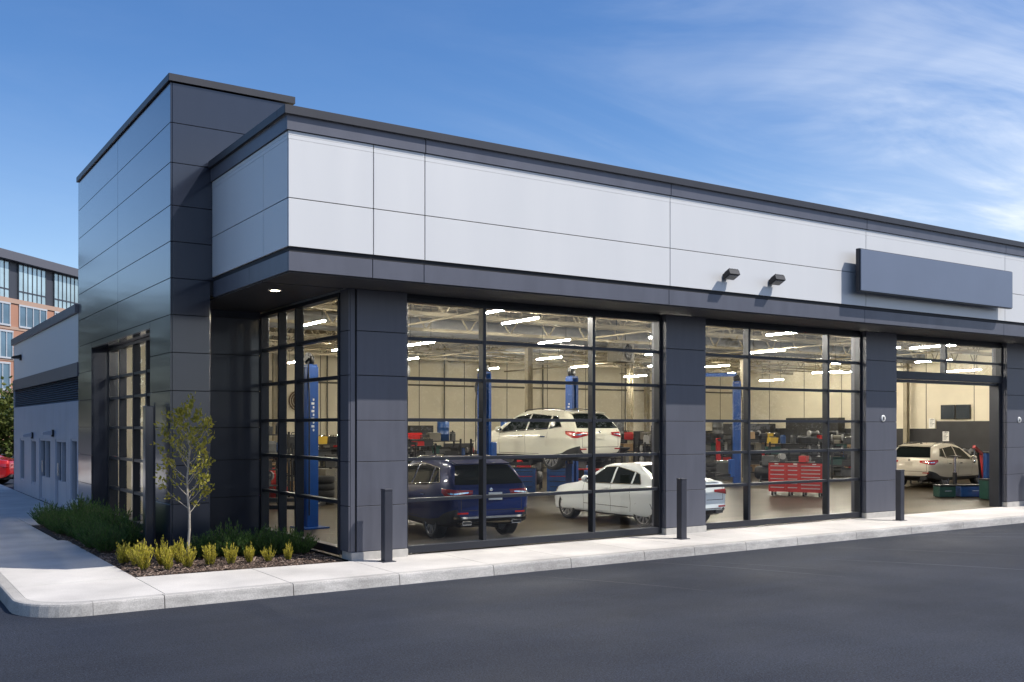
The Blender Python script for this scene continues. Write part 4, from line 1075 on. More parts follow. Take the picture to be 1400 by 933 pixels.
# dark lockers and cupboard blocks
def locker(x,y,rz,w,h,d,lb,c='inner_dark',doors=2):
    t=empty('locker',(x,y,0),rz,lb,'locker','dark lockers')
    m=MB(); m.rbox(-w/2,w/2,-d/2,d/2,0,h,.008); m.build('carcass',c,t)
    for k in range(doors):
        a=-w/2+w*k/doors; m=MB(); m.rbox(a+.01,a+w/doors-.01,-d/2-.022,-d/2-.002,.06,h-.03,.004); dd=m.build('door',c,t); h_=MB(); h_.rbox(a+w/doors-.07,a+w/doors-.05,-d/2-.045,-d/2-.024,h*.5,h*.6,.003); h_.build('handle','chrome',dd)
locker(21.2,39.6,0,1.2,2.3,.5,'dark twin door locker against the back wall seen over the navy car')
locker(37.2,35.5,R(-30),2.2,2.4,.6,'wide dark locker near the far corner behind the red chest',doors=3)
locker(34.3,36.6,R(-20),.9,2.2,.6,'narrow dark locker left of the wide one in the far corner')
locker(41.6,34.2,R(-90),3.4,2.7,.5,'long dark cupboard wall at the end of the hall past the open bay',doors=4)
locker(41.55,37.8,R(-90),1.6,2.4,.5,'dark locker in the far back corner of the hall')
# papers on dark cupboard
for i,(y,z) in enumerate(((23.6,2.35),(24.3,1.75),(26.9,1.8),(27.6,2.4))):
    t=empty('notice_sheet',(41.86,y,z),R(-90),'white notice sheet pinned to the end wall, %s from the open bay'%ORD[i],'notice','notice sheets on the end wall')
    m=MB(); m.box(-.16,.16,-.04,-.034,-.22,.22); m.build('paper','paper',t)
    m=MB()
    for k in range(6): m.box(-.12,.12-.05*(k%3),-.043,-.0405,.16-.06*k,.18-.06*k)
    m.box(-.03,.03,-.046,-.041,.19,.21); m.build('printed_lines','mid_grey',t)
# TV screens on the end wall
for i,y in enumerate((26.1,26.85)):
    t=empty('wall_screen',(41.98,y,2.92),R(-90),'%s dark wall screen high on the end wall of the open bay'%('left' if i else 'right'),'screen','dark screens on the end wall')
    m=MB(); m.rbox(-.35,.35,-.1,-.02,-.33,.33,.01); m.build('case','black_plastic',t); m=MB(); m.box(-.32,.32,-.104,-.101,-.29,.29); m.build('screen','glow_screen',t)
# hose reels hanging between the bays
for i,(x,y,z,lb) in enumerate(((19.3,31.2,3.6,'dark hanging hose reel left of the raised cream car'),(12.6,24.6,3.7,'dark hanging hose reel above the navy car'))):
    t=empty('hose_reel',(x,y,z),R(30),lb,'hose reel','hanging hose reels')
    m=MB(); m.tube((0,0,.4),(0,0,2.4),.018,n=6); m.bar((-.25,0,.4),(.25,0,.4),.06,.05); m.build('hanger','black_metal',t)
    m=MB(); m.lathe([(.1,-.12),(.28,-.12),(.28,-.1),(.12,-.1),(.12,.1),(.28,.1),(.28,.12),(.1,.12)],(0,0,.1),'y',20); m.build('reel','mid_grey',t)
    m=MB(); m.path([(.2,0,.05),(.17,0,-.4),(.1,0,-.9)],.025); m.build('hose','rubber',t)
# round hose coil on back wall
t=empty('hose_coil',(15.6,39.97,3.35),0,'brown coiled hose hanging on the cream back wall above the corner racks','hose')
m=MB()
for k in range(3):
    r=.42-.09*k; m.path([(r*math.cos(a),-.05-.03*k,r*math.sin(a)) for a in [i*math.pi/10 for i in range(21)]],.03)
m.build('coil','wood',t); m=MB(); m.box(-.1,.1,-.12,0,-.06,.3); m.build('hook','black_metal',t)
# unit heater under the joists
t=empty('unit_heater',(21.6,25.9,4.75),R(20),'dark unit heater hung from the trusses above the raised cream car','heater')
m=MB(); m.rbox(-.4,.4,-.3,.3,-.3,.35,.02); m.build('case','steel_dark',t)
m=MB(); m.lathe([(.05,-.32),(.26,-.32),(.28,-.305)],(0,0,0.02),'y',20)
for k in range(4): m.obox((0,-.33,.02),.48,.01,.05,Matrix.Rotation(k*.785,3,'Y'))
m.build('fan_grille','black_metal',t)
m=MB(); m.tube((-.3,0,.35),(-.3,0,1.2),.015); m.tube((.3,0,.35),(.3,0,1.2),.015); m.build('hanger','black_metal',t)
small('drum','tool_blue',(23.6,30.3,0),0,'blue drum on the floor behind the unit heater bay',1.2); small('drum','mid_grey',(24.3,30.0,0),0,'dark grey drum beside the blue drum on the floor',1.2)
for i,(x,y) in enumerate(((29.2,29.4),(31.8,28.6),(11.4,27.2))):
    for k in range(4): small('spare tyre','rubber',(x,y,.205*k),0,'black spare tyre, %s from the floor in the stack %s'%(ORD[k],['right of the top beam lift','near the red chest','behind the corner lift'][i]))
# shop machines standing in the hall
def machine(kind,x,y,rz,lb):
    t=empty(kind,(x,y,0),rz,lb,kind.replace('_',' '))
    if kind=='tyre_changer':
        m=MB(); m.rbox(-.4,.4,-.4,.4,0,.75,.02); m.build('base','mid_grey',t)
        m=MB(); m.lathe([(.001,.75),(.3,.75),(.3,.8),(.2,.83),(.001,.83)],n=20); m.build('turntable','chrome',t)
        m=MB(); m.rbox(-.1,.1,.42,.6,0,1.75,.015); m.build('column','tool_red',t)
        m=MB(); m.bar((0,.5,1.68),(0,-.15,1.68),.1,.1); m.tube((0,-.1,1.68),(0,-.1,1.0),.035,n=8); m.build('arm','black_metal',t)
    elif kind=='air_compressor':
        m=MB(); m.lathe([(.001,-.75),(.18,-.73),(.27,-.62),(.27,.62),(.18,.73),(.001,.75)],(0,0,.42),'x',20); m.build('tank','black_metal',t)
        m=MB(); m.rbox(-.45,.05,-.2,.2,.72,1.1,.03); m.tube((.3,-.16,.9),(.3,.16,.9),.24,n=18); m.build('motor','mid_grey',t)
        for a in (-.5,.5):
            for b in (-.2,.2): m=MB(); m.box(a-.03,a+.03,b-.03,b+.03,0,.3); m.build('leg','black_metal',t)
    elif kind=='wheel_balancer':
        m=MB(); m.prism([(-.35,0),(.35,0),(.35,.8),(.2,.95),(-.35,.95)],-.3,.3,axis='y'); m.build('cabinet','steel_dark',t)
        m=MB(); m.tube((.36,0,.8),(.62,0,.8),.05,n=10); m.lathe([(.1,-.02),(.3,-.0),(.3,.16),(.1,.18)],(.5,0,.8),'x',20); m.build('shaft','black_metal',t)
        m=MB(); m.rbox(-.3,.2,-.24,-.18,1.0,1.4,.01); m.box(-.05,.0,-.2,-.1,.9,1.1); m.build('display','black_plastic',t)
        m=MB(); m.path([(.4+.0*k,.42*math.sin(k*.26),.8+.42*math.cos(k*.26)) for k in range(13)],.02); m.build('guard','tool_blue',t)
    elif kind=='oil_cart':
        m=MB(); m.lathe([(.001,.12),(.24,.12),(.24,.8),(.2,.86),(.001,.86)],n=20); m.build('drum','tool_red',t)
        m=MB(); m.tube((0,0,.86),(0,0,1.25),.05,n=10); m.lathe([(.04,1.25),(.3,1.45),(.3,1.5),(.28,1.5),(.03,1.27)],n=20); m.build('funnel','black_metal',t)
        m=MB(); m.bar((-.25,-.2,.0),(-.25,-.2,1.1),.03,.03); m.bar((-.25,.2,.0),(-.25,.2,1.1),.03,.03); m.bar((-.25,-.2,1.1),(-.25,.2,1.1),.03,.03); m.build('handle','black_metal',t)
        m=MB(); m.tube((-.2,-.3,.1),(-.2,-.25,.1),.1,n=14); m.tube((-.2,.25,.1),(-.2,.3,.1),.1,n=14); m.tube((-.2,-.3,.1),(-.2,.3,.1),.015); m.build('wheel','rubber',t)
    return t
for k,x,y,rz,lb in (('tyre_changer',16.0,30.3,.4,'tyre changer with red column left of the raised cream car'),('wheel_balancer',17.7,30.6,-.3,'wheel balancer with blue hoop beside the red tyre changer column'),('air_compressor',20.5,29.4,.9,'black tank air compressor behind the raised cream car'),
  ('oil_cart',23.4,28.0,.2,'red oil drain cart with black funnel behind the sedan'),('tyre_changer',30.7,30.2,-.6,'tyre changer with red column behind the second front window'),('air_compressor',30.6,27.2,-.8,'black tank air compressor left of the red tool chest'),
  ('wheel_balancer',36.4,28.8,-.8,'wheel balancer with blue hoop far right of the red tool chest'),('oil_cart',10.5,28.6,.5,'red oil drain cart with black funnel behind the corner lift'),('wheel_balancer',12.3,29.0,.3,'wheel balancer with blue hoop behind the corner lift'),('air_compressor',35.4,23.9,.3,'black tank air compressor beyond the champagne car')):
    machine(k,x,y,rz,lb)
RK2=[(14.6,32.6,0,'wide rack left of the tyre changer'),(17.2,33.2,0,'rack behind the wheel balancer'),(24.8,31.9,0,'rack behind the oil cart'),(33.4,28.6,-.5,'rack close behind the red chest'),(35.6,26.9,-.9,'rack by the last lift'),(28.6,31.4,-.2,'rack beside the top beam lift'),(9.2,27.0,.4,'short rack nearest the corner lift')]
RK2.insert(6,(20.5,26.7,-.7,'red shelving right of the blue trolleys'))
for i,(x,y,rz,pl) in enumerate(RK2):
    h=1.6; n=4
    rd='red' in pl and 'shelving' in pl
    rack('storage_rack',pl+', packed with parts under the raised car' if rd else 'black storage '+pl+', packed with dark parts',x,y,rz,2.3 if i<6 else 1.5,1.25 if rd else h,colr='tool_red' if rd else 'black_metal')
    if rd: h=1.25
    for k in range(n):
        fill('on %s shelf of the %s'%(['bottom','second','third','top'][k],pl),[(x+q*math.cos(rz),y+q*math.sin(rz),shz(h,n,k)) for q in ((-.9,-.45,0,.45,.9) if i<6 else (-.45,0,.45))],['toolbox','oil jug','parts bin','carrying case','car battery','bench grinder'],rz,1.25)
# ------------------------------------------------------------------ tube lights
def tube_light(x,y,z,rz,L,lb,zt=6.1):
    t=empty('tube_light',(x,y,z),rz,lb,'tube light','tube lights hanging in the hall')
    m=MB(); m.prism([(-.035,-.0),(-.02,.035),(.02,.035),(.035,0)],-L/2,L/2,axis='x'); m.build('housing','mid_grey',t)
    m=MB(); m.tube((-L/2+.03,0,-.02),(L/2-.03,0,-.02),.022,n=8); m.build('tube','tube_white',t)
    m=MB()
    for a in (-L/2+.2,L/2-.2): m.tube((a,0,.05),(a,0,zt-z),.008,n=5)
    m.build('hanger','black_metal',t)
lx=[9.3,13.2,17.3,21.4,25.6,30.2,34.8,38.6]; ly=[18.9,23.4,28.4,34.0]
pr=None
for i,x in enumerate(lx):
    for j,y in enumerate(ly):
        if i==0 and j==0: yy=20.2
        else: yy=y+(.7 if i%2 else 0)
        if (i,j) in ((3,0),(5,0),(2,2)): continue
        yy+=rs.uniform(-.9,.9)
        lb='long tube light, %s from the front glass in the %s row from the corner window'%(ORD[j],ORD[i])
        if pr is None: tube_light(x,yy,4.72,R(90),1.6,lb); pr=bpy.data.objects['tube_light']
        else: dup(pr,(x,yy,4.72+(.1 if (i+j)%2 else -.1)),R(90),lb)
for x,y,lb in ((11.3,17.25,'long tube light added nearest the glass to brighten the navy car'),(16.9,17.5,'long tube light added nearest the glass to brighten the white sedan'),(20.4,17.6,'long tube light added nearest the glass at the second front window'),(27.6,18.2,'long tube light added nearest the open bay')): dup(pr,(x,y,4.75),R(90),lb)  # extra tubes added by the glass to brighten the car rears
# tower lobby lamp
dup(pr,(6.2,23.2,4.2),R(90),'long tube light hanging inside the tall tower window')
# ------------------------------------------------------------------ brick office block far left
mat('far_brick', (.36,.185,.125), .85, noise=.08, nscale=.6)
mat('far_brick_pale', (.38,.26,.2), .85, noise=.05, nscale=.6)
mat('far_glass', (.42,.55,.6), .15, .5, noise=.25, nscale=.25)
mat('far_glass_dark', (.12,.2,.27), .15, .5, noise=.3, nscale=.3)
mat('far_roof', (.12,.12,.14), .5, .3); mat('far_frame', (.5,.52,.55), .5, .3); mat('far_pier', (.05,.055,.07), .5, .2)
P0=Vector((0,0,0))
import math as _m
F2=(.5525,.8335); R2=(.8335,-.5525)
def far(u,t): r=(u-700)/1350; return Vector(((F2[0]+R2[0]*r)*t,(F2[1]+R2[1]*r)*t,0))
A=far(0,110); Bp=far(105,124.6); dv=(Bp-A); ux=dv.normalized(); org=A-ux*16; BL=62
ang=_m.atan2(ux.y,ux.x)
t=empty('brick_office_block',(org.x,org.y,GZ),ang,'red brick office block with glass top floor at the far left','building')
H0=22.1
# facade faces local -Y (towards the camera side)
m=MB(); m.box(0,BL,0,18,0,H0-5.2); m.build('wall','far_brick',t)
m=MB(); m.rbox(-1.0,BL+1,-.7,19,H0-1.0,H0,.05); m.build('roof','far_roof',t)
m=MB(); m.box(.4,BL-.4,.2,17.5,H0-5.2,H0-1.02); m.build('attic_core','far_pier',t)
m=MB(); m.box(0,BL,-.12,-.004,H0-5.75,H0-5.25); 
for z in (H0-8.75,H0-12.3,H0-15.9): m.box(0,BL,-.06,-.004,z,z+.35)
m.build('stone_band','far_brick_pale',t)
pl=(Bp-A).length/105*48.2  # bay pitch
n=int(BL/pl)
off=16-pl*.55
for k in range(-1,n+1):
    x0=off%pl+k*pl
    # glass bay of the top floor
    a,b=x0+.3,x0+pl*.80
    if a<.4 or b>BL-.4: continue
    m=MB(); m.box(a,b,.10,.18,H0-5.2,H0-1.1); w=m.build('window','far_glass',t,)
    m=MB()
    for q in range(7): xx=a+(b-a)*q/6; m.box(xx-.045,xx+.045,.04,.098,H0-5.2,H0-1.1)
    m.box(a,b,.05,.097,H0-4.3,H0-4.15); m.build('frame','far_pier',w)
    for zi,(z0,z1) in enumerate(((H0-8.2,H0-5.95),(H0-11.9,H0-9.1),(H0-15.5,H0-12.7),(H0-19.2,H0-16.4))):
        sft=pl*.0 if zi%2==0 else pl*.18
        c,d=x0+.2+sft,x0+pl*.78+sft*.4
        m=MB(); m.box(c,d,-.05,-.003,z0,z1); w=m.build('window','far_glass_dark',t)
        m=MB()
        for q in range(5): xx=c+(d-c)*q/4; m.box(xx-.07,xx+.07,-.12,-.052,z0,z1)
        m.box(c-.1,d+.1,-.14,-.004,z1+.002,z1+.2); m.box(c-.1,d+.1,-.16,-.004,z0-.2,z0-.002); m.build('frame','far_frame',w)
# ------------------------------------------------------------------ tube lights under the trusses
# ------------------------------------------------------------------ plants
mat_leaf('leaf_young', (.17,.18,.025), (.42,.36,.06), .35)
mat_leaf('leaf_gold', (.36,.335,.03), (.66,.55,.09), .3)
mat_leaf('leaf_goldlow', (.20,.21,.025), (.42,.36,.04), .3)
mat_leaf('leaf_green', (.035,.085,.022), (.10,.18,.045), .25)
mat_leaf('leaf_tree', (.045,.07,.012), (.13,.14,.03), .3)
mat_leaf('leaf_tree_dark', (.012,.02,.008), (.03,.04,.014), .2)
mat('bark_pale', (.30,.27,.23), .85, noise=.25, nscale=14, bump=.4, bscale=30)
mat('bark_dark', (.09,.07,.05), .9, noise=.3, nscale=8, bump=.5, bscale=20)
def leaf(mb, p, d, L, W, roll, rnd, mi=0):
    d=Vector(d).normalized(); a=d.cross(Vector((0,0,1)))
    if a.length<.05: a=Vector((1,0,0))
    a.normalize(); a=Matrix.Rotation(roll,3,d)@a; n=d.cross(a)
    p=Vector(p); vs=[p, p+d*L*.45+a*W*.5+n*L*.06, p+d*L-n*L*.08, p+d*L*.45-a*W*.5+n*L*.06]
    mb.add(vs,[(0,1,2,3)],mi)
def young_tree(loc,label):
    rnd=random.Random(21); t=empty('young_tree',loc,R(20),label,'tree')
    tk=MB(); cr=MB()
    pts=[Vector((0,0,-.02))]; z=0
    for i in range(9): 
        z+=.30; pts.append(Vector((.02*math.sin(i*1.3),.015*math.cos(i*1.7),z)))
    rad=lambda z: .026*(1-z/2.9)+.004
    for a,b in zip(pts[:-1],pts[1:]): tk.tube(a,b,rad(a.z),rad(b.z),8,0,False)
    tk.tube((0,0,-.02),(0,0,.05),.04,.027,8)
    def cluster(p,d,n):
        for _ in range(n):
            dd=Vector(d)+Vector((rnd.gauss(0,.7),rnd.gauss(0,.7),rnd.gauss(.1,.6)))
            q=p+Vector((rnd.gauss(0,.035),rnd.gauss(0,.035),rnd.gauss(0,.035)))
            leaf(cr,q,dd,rnd.uniform(.055,.095),rnd.uniform(.036,.056),rnd.uniform(-1.2,1.2),rnd)
    for i in range(30):
        z=.92+1.68*(i/30)**.9+rnd.uniform(-.03,.03); ang=i*2.4+rnd.uniform(-.4,.4)
        prof = .62*math.sin(math.pi*min(1,.28+.72*(z-.9)/1.8))**.8 if z<2.4 else .25
        ln=max(.14,prof*rnd.uniform(.7,1.1))
        k=min(8,int(z/.3)); base=pts[k].lerp(pts[k+1],(z-.3*k)/.3) if k<9 else pts[-1]
        d=Vector((math.cos(ang),math.sin(ang),rnd.uniform(.5,.95))).normalized()
        p=base.copy(); r=.009
        for s in range(5):
            q=p+d*ln/5*1.15; d=(d+Vector((rnd.gauss(0,.1),rnd.gauss(0,.1),.08))).normalized()
            tk.tube(p,q,r,r*.75,5,0,False); r*=.75
            if s>=1:
                cluster(q,d,rnd.randint(3,5))
                if rnd.random()<.7:
                    e=(d+Vector((rnd.gauss(0,.8),rnd.gauss(0,.8),rnd.gauss(.1,.4)))).normalized(); q2=q+e*rnd.uniform(.06,.15)
                    tk.tube(q,q2,.003,.002,4,0,False); cluster(q2,e,rnd.randint(3,6))
            p=q
        cluster(p,d,9)
    cluster(pts[-1],(0,0,1),14)
    tk.build('trunk','bark_pale',t); cr.build('crown','leaf_young',t,fixn=False); t.scale=(.88,.88,.965)
young_tree((4.50,16.35,0),'slender young tree with pale trunk and small leaves in the mulch bed')
def shrub_mesh(seed,h,w,nt,nl,L,W,up,m1,m2=None):
    rnd=random.Random(seed); fo=MB(); st=MB()
    for i in range(nt):
        a=rnd.uniform(0,6.28); sp=rnd.random()**.6; tilt=sp*up
        d=Vector((math.cos(a)*math.sin(tilt),math.sin(a)*math.sin(tilt),math.cos(tilt)))
        b=Vector((math.cos(a)*w*.16*sp,math.sin(a)*w*.16*sp,0)); ln=h*rnd.uniform(.62,1.05)*(1-.28*sp)
        st.tube(b,b+d*ln,.004,.0015,4,0,False)
        for k in range(nl):
            s=(.12+.88*(k+rnd.random())/nl); p=b+d*ln*s
            aa=rnd.uniform(0,6.28); dd=d*.9+Vector((math.cos(aa),math.sin(aa),.25))*(.75 if s<.9 else .35)
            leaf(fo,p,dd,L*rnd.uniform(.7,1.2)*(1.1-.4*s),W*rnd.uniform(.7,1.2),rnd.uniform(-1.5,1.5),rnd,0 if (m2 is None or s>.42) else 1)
    return fo,st
def shrub(name,cat,group,label,loc,rz,proto,sc):
    key=proto
    if key not in SH:
        fo,st,ms=SHM[key]; t=empty(name,loc,rz,label,cat,group); fo.build('foliage',ms,t,fixn=False); st.build('stems','bark_dark',t); SH[key]=t
        t.scale=sc if isinstance(sc,tuple) else (sc,)*3
    else: 
        t=dup(SH[key],loc,rz,label,group,sc); t['category']=cat
        if t.name.split('.')[0]!=name: t.name=name
SH={}; SHM={}
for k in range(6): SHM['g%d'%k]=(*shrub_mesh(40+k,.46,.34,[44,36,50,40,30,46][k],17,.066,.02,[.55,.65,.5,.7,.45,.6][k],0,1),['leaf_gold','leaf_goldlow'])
for k in range(3): SHM['d%d'%k]=(*shrub_mesh(60+k,.58,.55,95,22,.08,.016,.85,0),['leaf_green'])
rnd=random.Random(5)
gold=[(3.68,17.15,.8,1.0),(3.80,16.72,.85,1.1),(3.78,16.2,.8,1.12),(4.16,16.62,.9,1.2),(4.10,16.05,.68,.95),(4.42,16.1,.66,.95),(4.80,16.2,.68,.98),(5.13,16.15,.62,.92),(5.45,16.15,.52,.80),(5.76,16.1,.48,.75),(6.10,16.08,.52,.82),(4.46,16.72,.7,1.0)]
gname=['leftmost golden shrub, half hidden at the corner of the bed','golden shrub second from the left, set back behind the front ones','big golden shrub at the front left of the bed','bushy golden shrub in the back row of the left clump','small upright golden shrub in front of the bushy back one',
 'golden shrub just left of the young tree trunk','golden shrub just right of the young tree trunk','golden shrub second to the right of the young tree','golden shrub third to the right of the young tree','small golden shrub fourth to the right of the young tree','rightmost golden shrub near the side window','golden shrub behind the one left of the young tree']
for i,((x,y,s,sz),nm) in enumerate(zip(gold,gname)):
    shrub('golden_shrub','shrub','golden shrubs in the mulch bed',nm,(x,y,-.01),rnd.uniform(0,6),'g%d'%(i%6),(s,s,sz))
green=[]
for k in range(9): green.append((3.55+.0*k+rnd.uniform(0,.12)+.02*k,24.7-k*.72,rnd.uniform(.9,1.1),'front'))
for k in range(7): green.append((4.25+rnd.uniform(-.1,.1),24.6-k*.85,rnd.uniform(.95,1.2),'back'))
for k in range(8): green.append((4.95+.235*k,17.3-.08*k+rnd.uniform(-.05,.05),rnd.uniform(.85,1.1),'wall'))
cnt={'front':0,'back':0,'wall':0}
for i,(x,y,s,row) in enumerate(green):
    o=ORD[cnt[row]]; cnt[row]+=1
    lb={'front':'dark green shrub, %s from the far end of the row edging the side walk'%o,'back':'dark green shrub, %s from the far end of the row under the tower window'%o,'wall':'dark green shrub, %s from the left in the row behind the golden shrubs'%o}[row]
    shrub('green_shrub','shrub','dark green shrubs in the mulch bed',lb,(x,y,-.01),rnd.uniform(0,6),'d%d'%(i%3),(s,s,s*rnd.uniform(.9,1.15)))
# ------------------------------------------------------------------ far left: trees, brick block, cars
def big_tree(loc,h,r,label,seed,lm='leaf_tree',group='trees beyond the rear lot',ncl=70,nleaf=60,ls=.28):
    rnd=random.Random(seed); t=empty('broadleaf_tree',loc,0,label,'tree',group)
    tk=MB(); cr=MB(); th=h*.38
    tk.tube((0,0,-.2),(.1,0,th),.035*h*.6,.022*h*.6,10,0,False)
    for i in range(ncl):
        a=rnd.uniform(0,6.28); zz=rnd.random(); rr=r*math.sin(math.pi*(.15+.8*zz))**.7*rnd.uniform(.35,1.0)
        p=Vector((rr*math.cos(a),rr*math.sin(a),h*(.22+.74*zz)))
        if i%4==0: tk.tube((.1,0,th*rnd.uniform(.5,1)),p,.05,.015,5,0,False)
        cs=r*rnd.uniform(.16,.3)
        for _ in range(nleaf):
            q=p+Vector((rnd.gauss(0,cs),rnd.gauss(0,cs),rnd.gauss(0,cs*.75)))
            leaf(cr,q,(rnd.gauss(0,1),rnd.gauss(0,1),rnd.gauss(0,.7)),ls*rnd.uniform(.7,1.3),ls*.7,rnd.uniform(-1.5,1.5),rnd)
    tk.build('trunk','bark_dark',t); cr.build('crown',lm,t,fixn=False); return t
big_tree((7.4,60,GZ),3.9,2.6,'olive green broadleaf tree past the end of the rear wing, behind a red car',1)
big_tree((5.0,64,GZ),3.7,2.6,'olive green broadleaf tree at the very left edge behind the rear lot',2,'leaf_tree_dark')
TB=[(-2.5,59,9.5,4.2),(-8,55,10,4.2),(-14,48,10,4.2),(-3.5,72,10.5,4.6),(-20,38,9.5,4.4),(-10,66,11,4.6)]
for i,(x,y,h,r) in enumerate(TB): big_tree((x,y,GZ),h,r,'broadleaf tree across the side lot, %s from the brick block'%ORD[i],10+i,'leaf_tree_dark',ncl=60,nleaf=45,ls=.36,group='trees across the side lot')
# tree line added out of view across the lot, to darken window reflections
ta=big_tree((40,-58,GZ),11.5,5.6,'added unseen broadleaf tree of the line across the front lot, first from the west',31,'leaf_tree_dark',ncl=75,nleaf=45,ls=.5,group='unseen trees added across the front lot')
tb=big_tree((50,-62,GZ),9.5,6.0,'added unseen broadleaf tree of the line across the front lot, second from the west',32,'leaf_tree',ncl=75,nleaf=45,ls=.5,group='unseen trees added across the front lot')
rt=random.Random(9)
for k in range(2,14):
    dup((ta,tb)[k%2],(40+9.6*k,-58-rt.uniform(0,8),GZ),rt.uniform(0,6),'added unseen broadleaf tree of the line across the front lot, %s from the west'%ORD[k],scale=rt.uniform(.8,1.2))
make_car('parked_car','red car parked at the far left beyond the rear wing',SEDAN,'paint_red',(4.75,46.3,GZ),R(152),None,None,plate=(.0,'white_enamel'),kind='sedan')
make_car('parked_car','silver car parked under the trees across the side lot',SUV,'paint_silver',(-7.5,47.,GZ),R(100),None,None,plate=(.0,'white_enamel'))
# ------------------------------------------------------------------ light, sky, camera
SUN = Vector((1.0,-1.0,1.73)).normalized()
w = bpy.data.worlds.new('World'); SC.world = w; w.use_nodes = True
nt = w.node_tree; nt.nodes.clear(); L = nt.links.new
out = nt.nodes.new('ShaderNodeOutputWorld'); bg = nt.nodes.new('ShaderNodeBackground'); L(bg.outputs[0], out.inputs[0])
sky = nt.nodes.new('ShaderNodeTexSky'); sky.sky_type='NISHITA'; sky.sun_disc=False
sky.sun_elevation = math.asin(SUN.z); sky.sun_rotation = math.atan2(SUN.x, SUN.y)
sky.altitude = 200; sky.air_density = 1.0; sky.dust_density = .6; sky.ozone_density = 2.5
bg.inputs['Strength'].default_value = .145
hs = nt.nodes.new('ShaderNodeHueSaturation'); hs.inputs['Saturation'].default_value = 1.26; hs.inputs['Hue'].default_value = .507; hs.inputs['Value'].default_value=1.0
L(sky.outputs[0], hs.inputs['Color'])
tc = nt.nodes.new('ShaderNodeTexCoord')
sp = nt.nodes.new('ShaderNodeSeparateXYZ'); L(tc.outputs['Generated'], sp.inputs[0])
def mth(op, a, b=None, clamp=False):
    k = nt.nodes.new('ShaderNodeMath'); k.operation = op; k.use_clamp = clamp
    for i,v in enumerate((a,b)):
        if v is None: continue
        if isinstance(v,(int,float)): k.inputs[i].default_value = v
        else: L(v, k.inputs[i])
    return k.outputs[0]
zz = mth('ADD', mth('MAXIMUM', sp.outputs[2], 0.), .12)
px = mth('DIVIDE', sp.outputs[0], zz); py = mth('DIVIDE', sp.outputs[1], zz)
cb = nt.nodes.new('ShaderNodeCombineXYZ'); L(px, cb.inputs[0]); L(py, cb.inputs[1])
def cloud(rot, scale, sc, det, dist, lo, hi):
    mp = nt.nodes.new('ShaderNodeMapping'); mp.inputs['Rotation'].default_value=(0,0,rot); mp.inputs['Scale'].default_value=sc; mp.inputs['Location'].default_value=(3.1,1.7,.4)
    L(cb.outputs[0], mp.inputs[0])
    n = nt.nodes.new('ShaderNodeTexNoise'); n.inputs['Scale'].default_value=scale; n.inputs['Detail'].default_value=det; n.inputs['Distortion'].default_value=dist; n.inputs['Roughness'].default_value=.6
    L(mp.outputs[0], n.inputs['Vector'])
    r = nt.nodes.new('ShaderNodeMapRange'); r.interpolation_type='SMOOTHSTEP'; r.inputs[1].default_value=lo; r.inputs[2].default_value=hi; L(n.outputs[0], r.inputs[0]); return r.outputs[0]
c1 = cloud(R(28), .7, (1,2.1,1), 12, 1.2, .40, .72)
c2 = cloud(R(40), .36, (1,1.25,1), 6, .6, .34, .6)
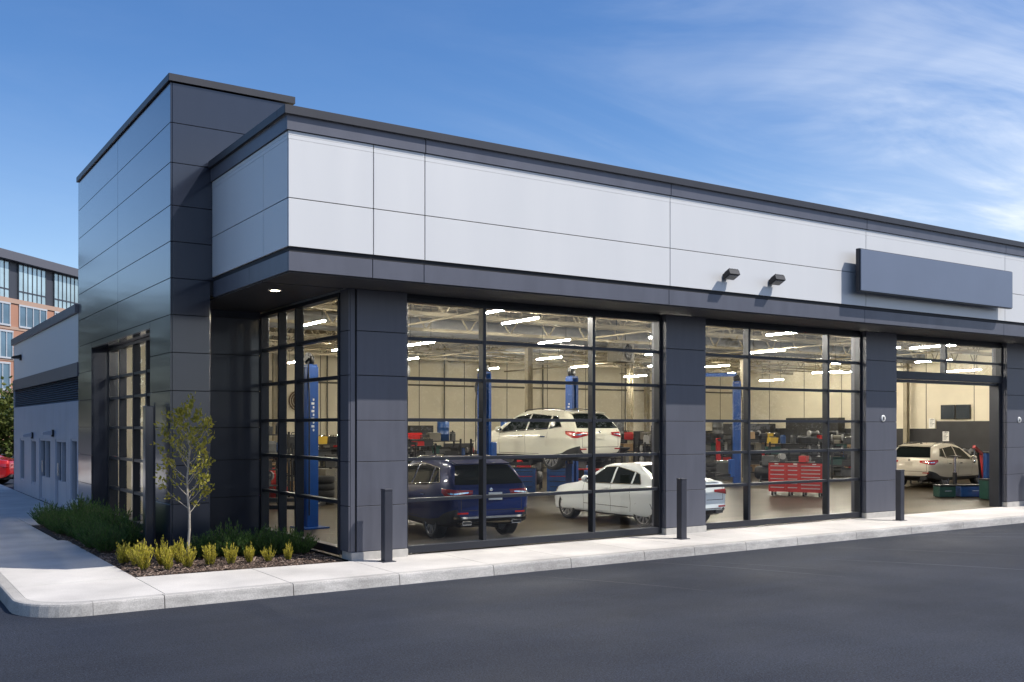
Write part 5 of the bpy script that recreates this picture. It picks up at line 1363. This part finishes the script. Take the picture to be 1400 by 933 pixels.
# more cirrus towards the east (right) and less in the west
az = mth('ADD', mth('MULTIPLY', sp.outputs[0], 1.0), mth('MULTIPLY', sp.outputs[1], -.55))
dens = nt.nodes.new('ShaderNodeMapRange'); dens.interpolation_type='SMOOTHSTEP'; dens.inputs[1].default_value=-.12; dens.inputs[2].default_value=.5; dens.inputs[3].default_value=.05; dens.inputs[4].default_value=1.; L(az, dens.inputs[0])
veil = nt.nodes.new('ShaderNodeMapRange'); veil.interpolation_type='SMOOTHSTEP'; veil.inputs[1].default_value=.40; veil.inputs[2].default_value=.02; L(sp.outputs[2], veil.inputs[0])
right = nt.nodes.new('ShaderNodeMapRange'); right.interpolation_type='SMOOTHSTEP'; right.inputs[1].default_value=.15; right.inputs[2].default_value=.75; right.inputs[3].default_value=.0; right.inputs[4].default_value=1.; L(az, right.inputs[0])
base = mth('ADD', mth('MULTIPLY', mth('MULTIPLY', c1, .85), mth('ADD', mth('MULTIPLY', c2, .85), .2)), mth('MULTIPLY', mth('MULTIPLY', veil.outputs[0], mth('ADD', mth('MULTIPLY', c1, .5), .5)), mth('ADD', mth('MULTIPLY', right.outputs[0], .75), mth('MULTIPLY', c2, .45))))
cl = mth('ADD', mth('MULTIPLY', base, dens.outputs[0]), mth('MULTIPLY', mth('MULTIPLY', veil.outputs[0], veil.outputs[0]), .22), True)
mx = nt.nodes.new('ShaderNodeMix'); mx.data_type='RGBA'; L(mth('MULTIPLY', cl, .92), mx.inputs[0]); L(hs.outputs[0], mx.inputs[6]); mx.inputs[7].default_value=(6.6,7.0,7.6,1)
L(mx.outputs[2], bg.inputs['Color'])

sl = bpy.data.lights.new('sun','SUN'); sl.energy = 5.0; sl.angle = R(.53); sl.color=(1,.955,.89)
so = bpy.data.objects.new('sun', sl); COL.objects.link(so); so.rotation_euler = (-SUN).to_track_quat('-Z','Y').to_euler(); so.location=(20,-20,40)

cam = bpy.data.cameras.new('camera'); co = bpy.data.objects.new('camera', cam); COL.objects.link(co)
cam.lens = 36*1350/1400; cam.sensor_width = 36; cam.sensor_fit='HORIZONTAL'; cam.shift_y = 115.5/1400; cam.clip_end = 3000; cam.clip_start=.1
co.location=(0,0,2.3); co.rotation_euler=(R(90),0,-R(90-56.466))
SC.camera = co
SC.view_settings.view_transform='Standard'; SC.view_settings.look='None'; SC.view_settings.gamma=1; SC.view_settings.exposure=.12; SC.view_settings.use_curve_mapping=False
SC.render.engine='CYCLES'
cy=SC.cycles; cy.max_bounces=10; cy.diffuse_bounces=4; cy.glossy_bounces=4; cy.transmission_bounces=4; cy.transparent_max_bounces=20
cy.use_denoising=True; cy.denoiser='OPENIMAGEDENOISE'; cy.denoising_input_passes='RGB_ALBEDO_NORMAL'; cy.sample_clamp_indirect=6; cy.caustics_reflective=False; cy.caustics_refractive=False; cy.use_light_tree=True
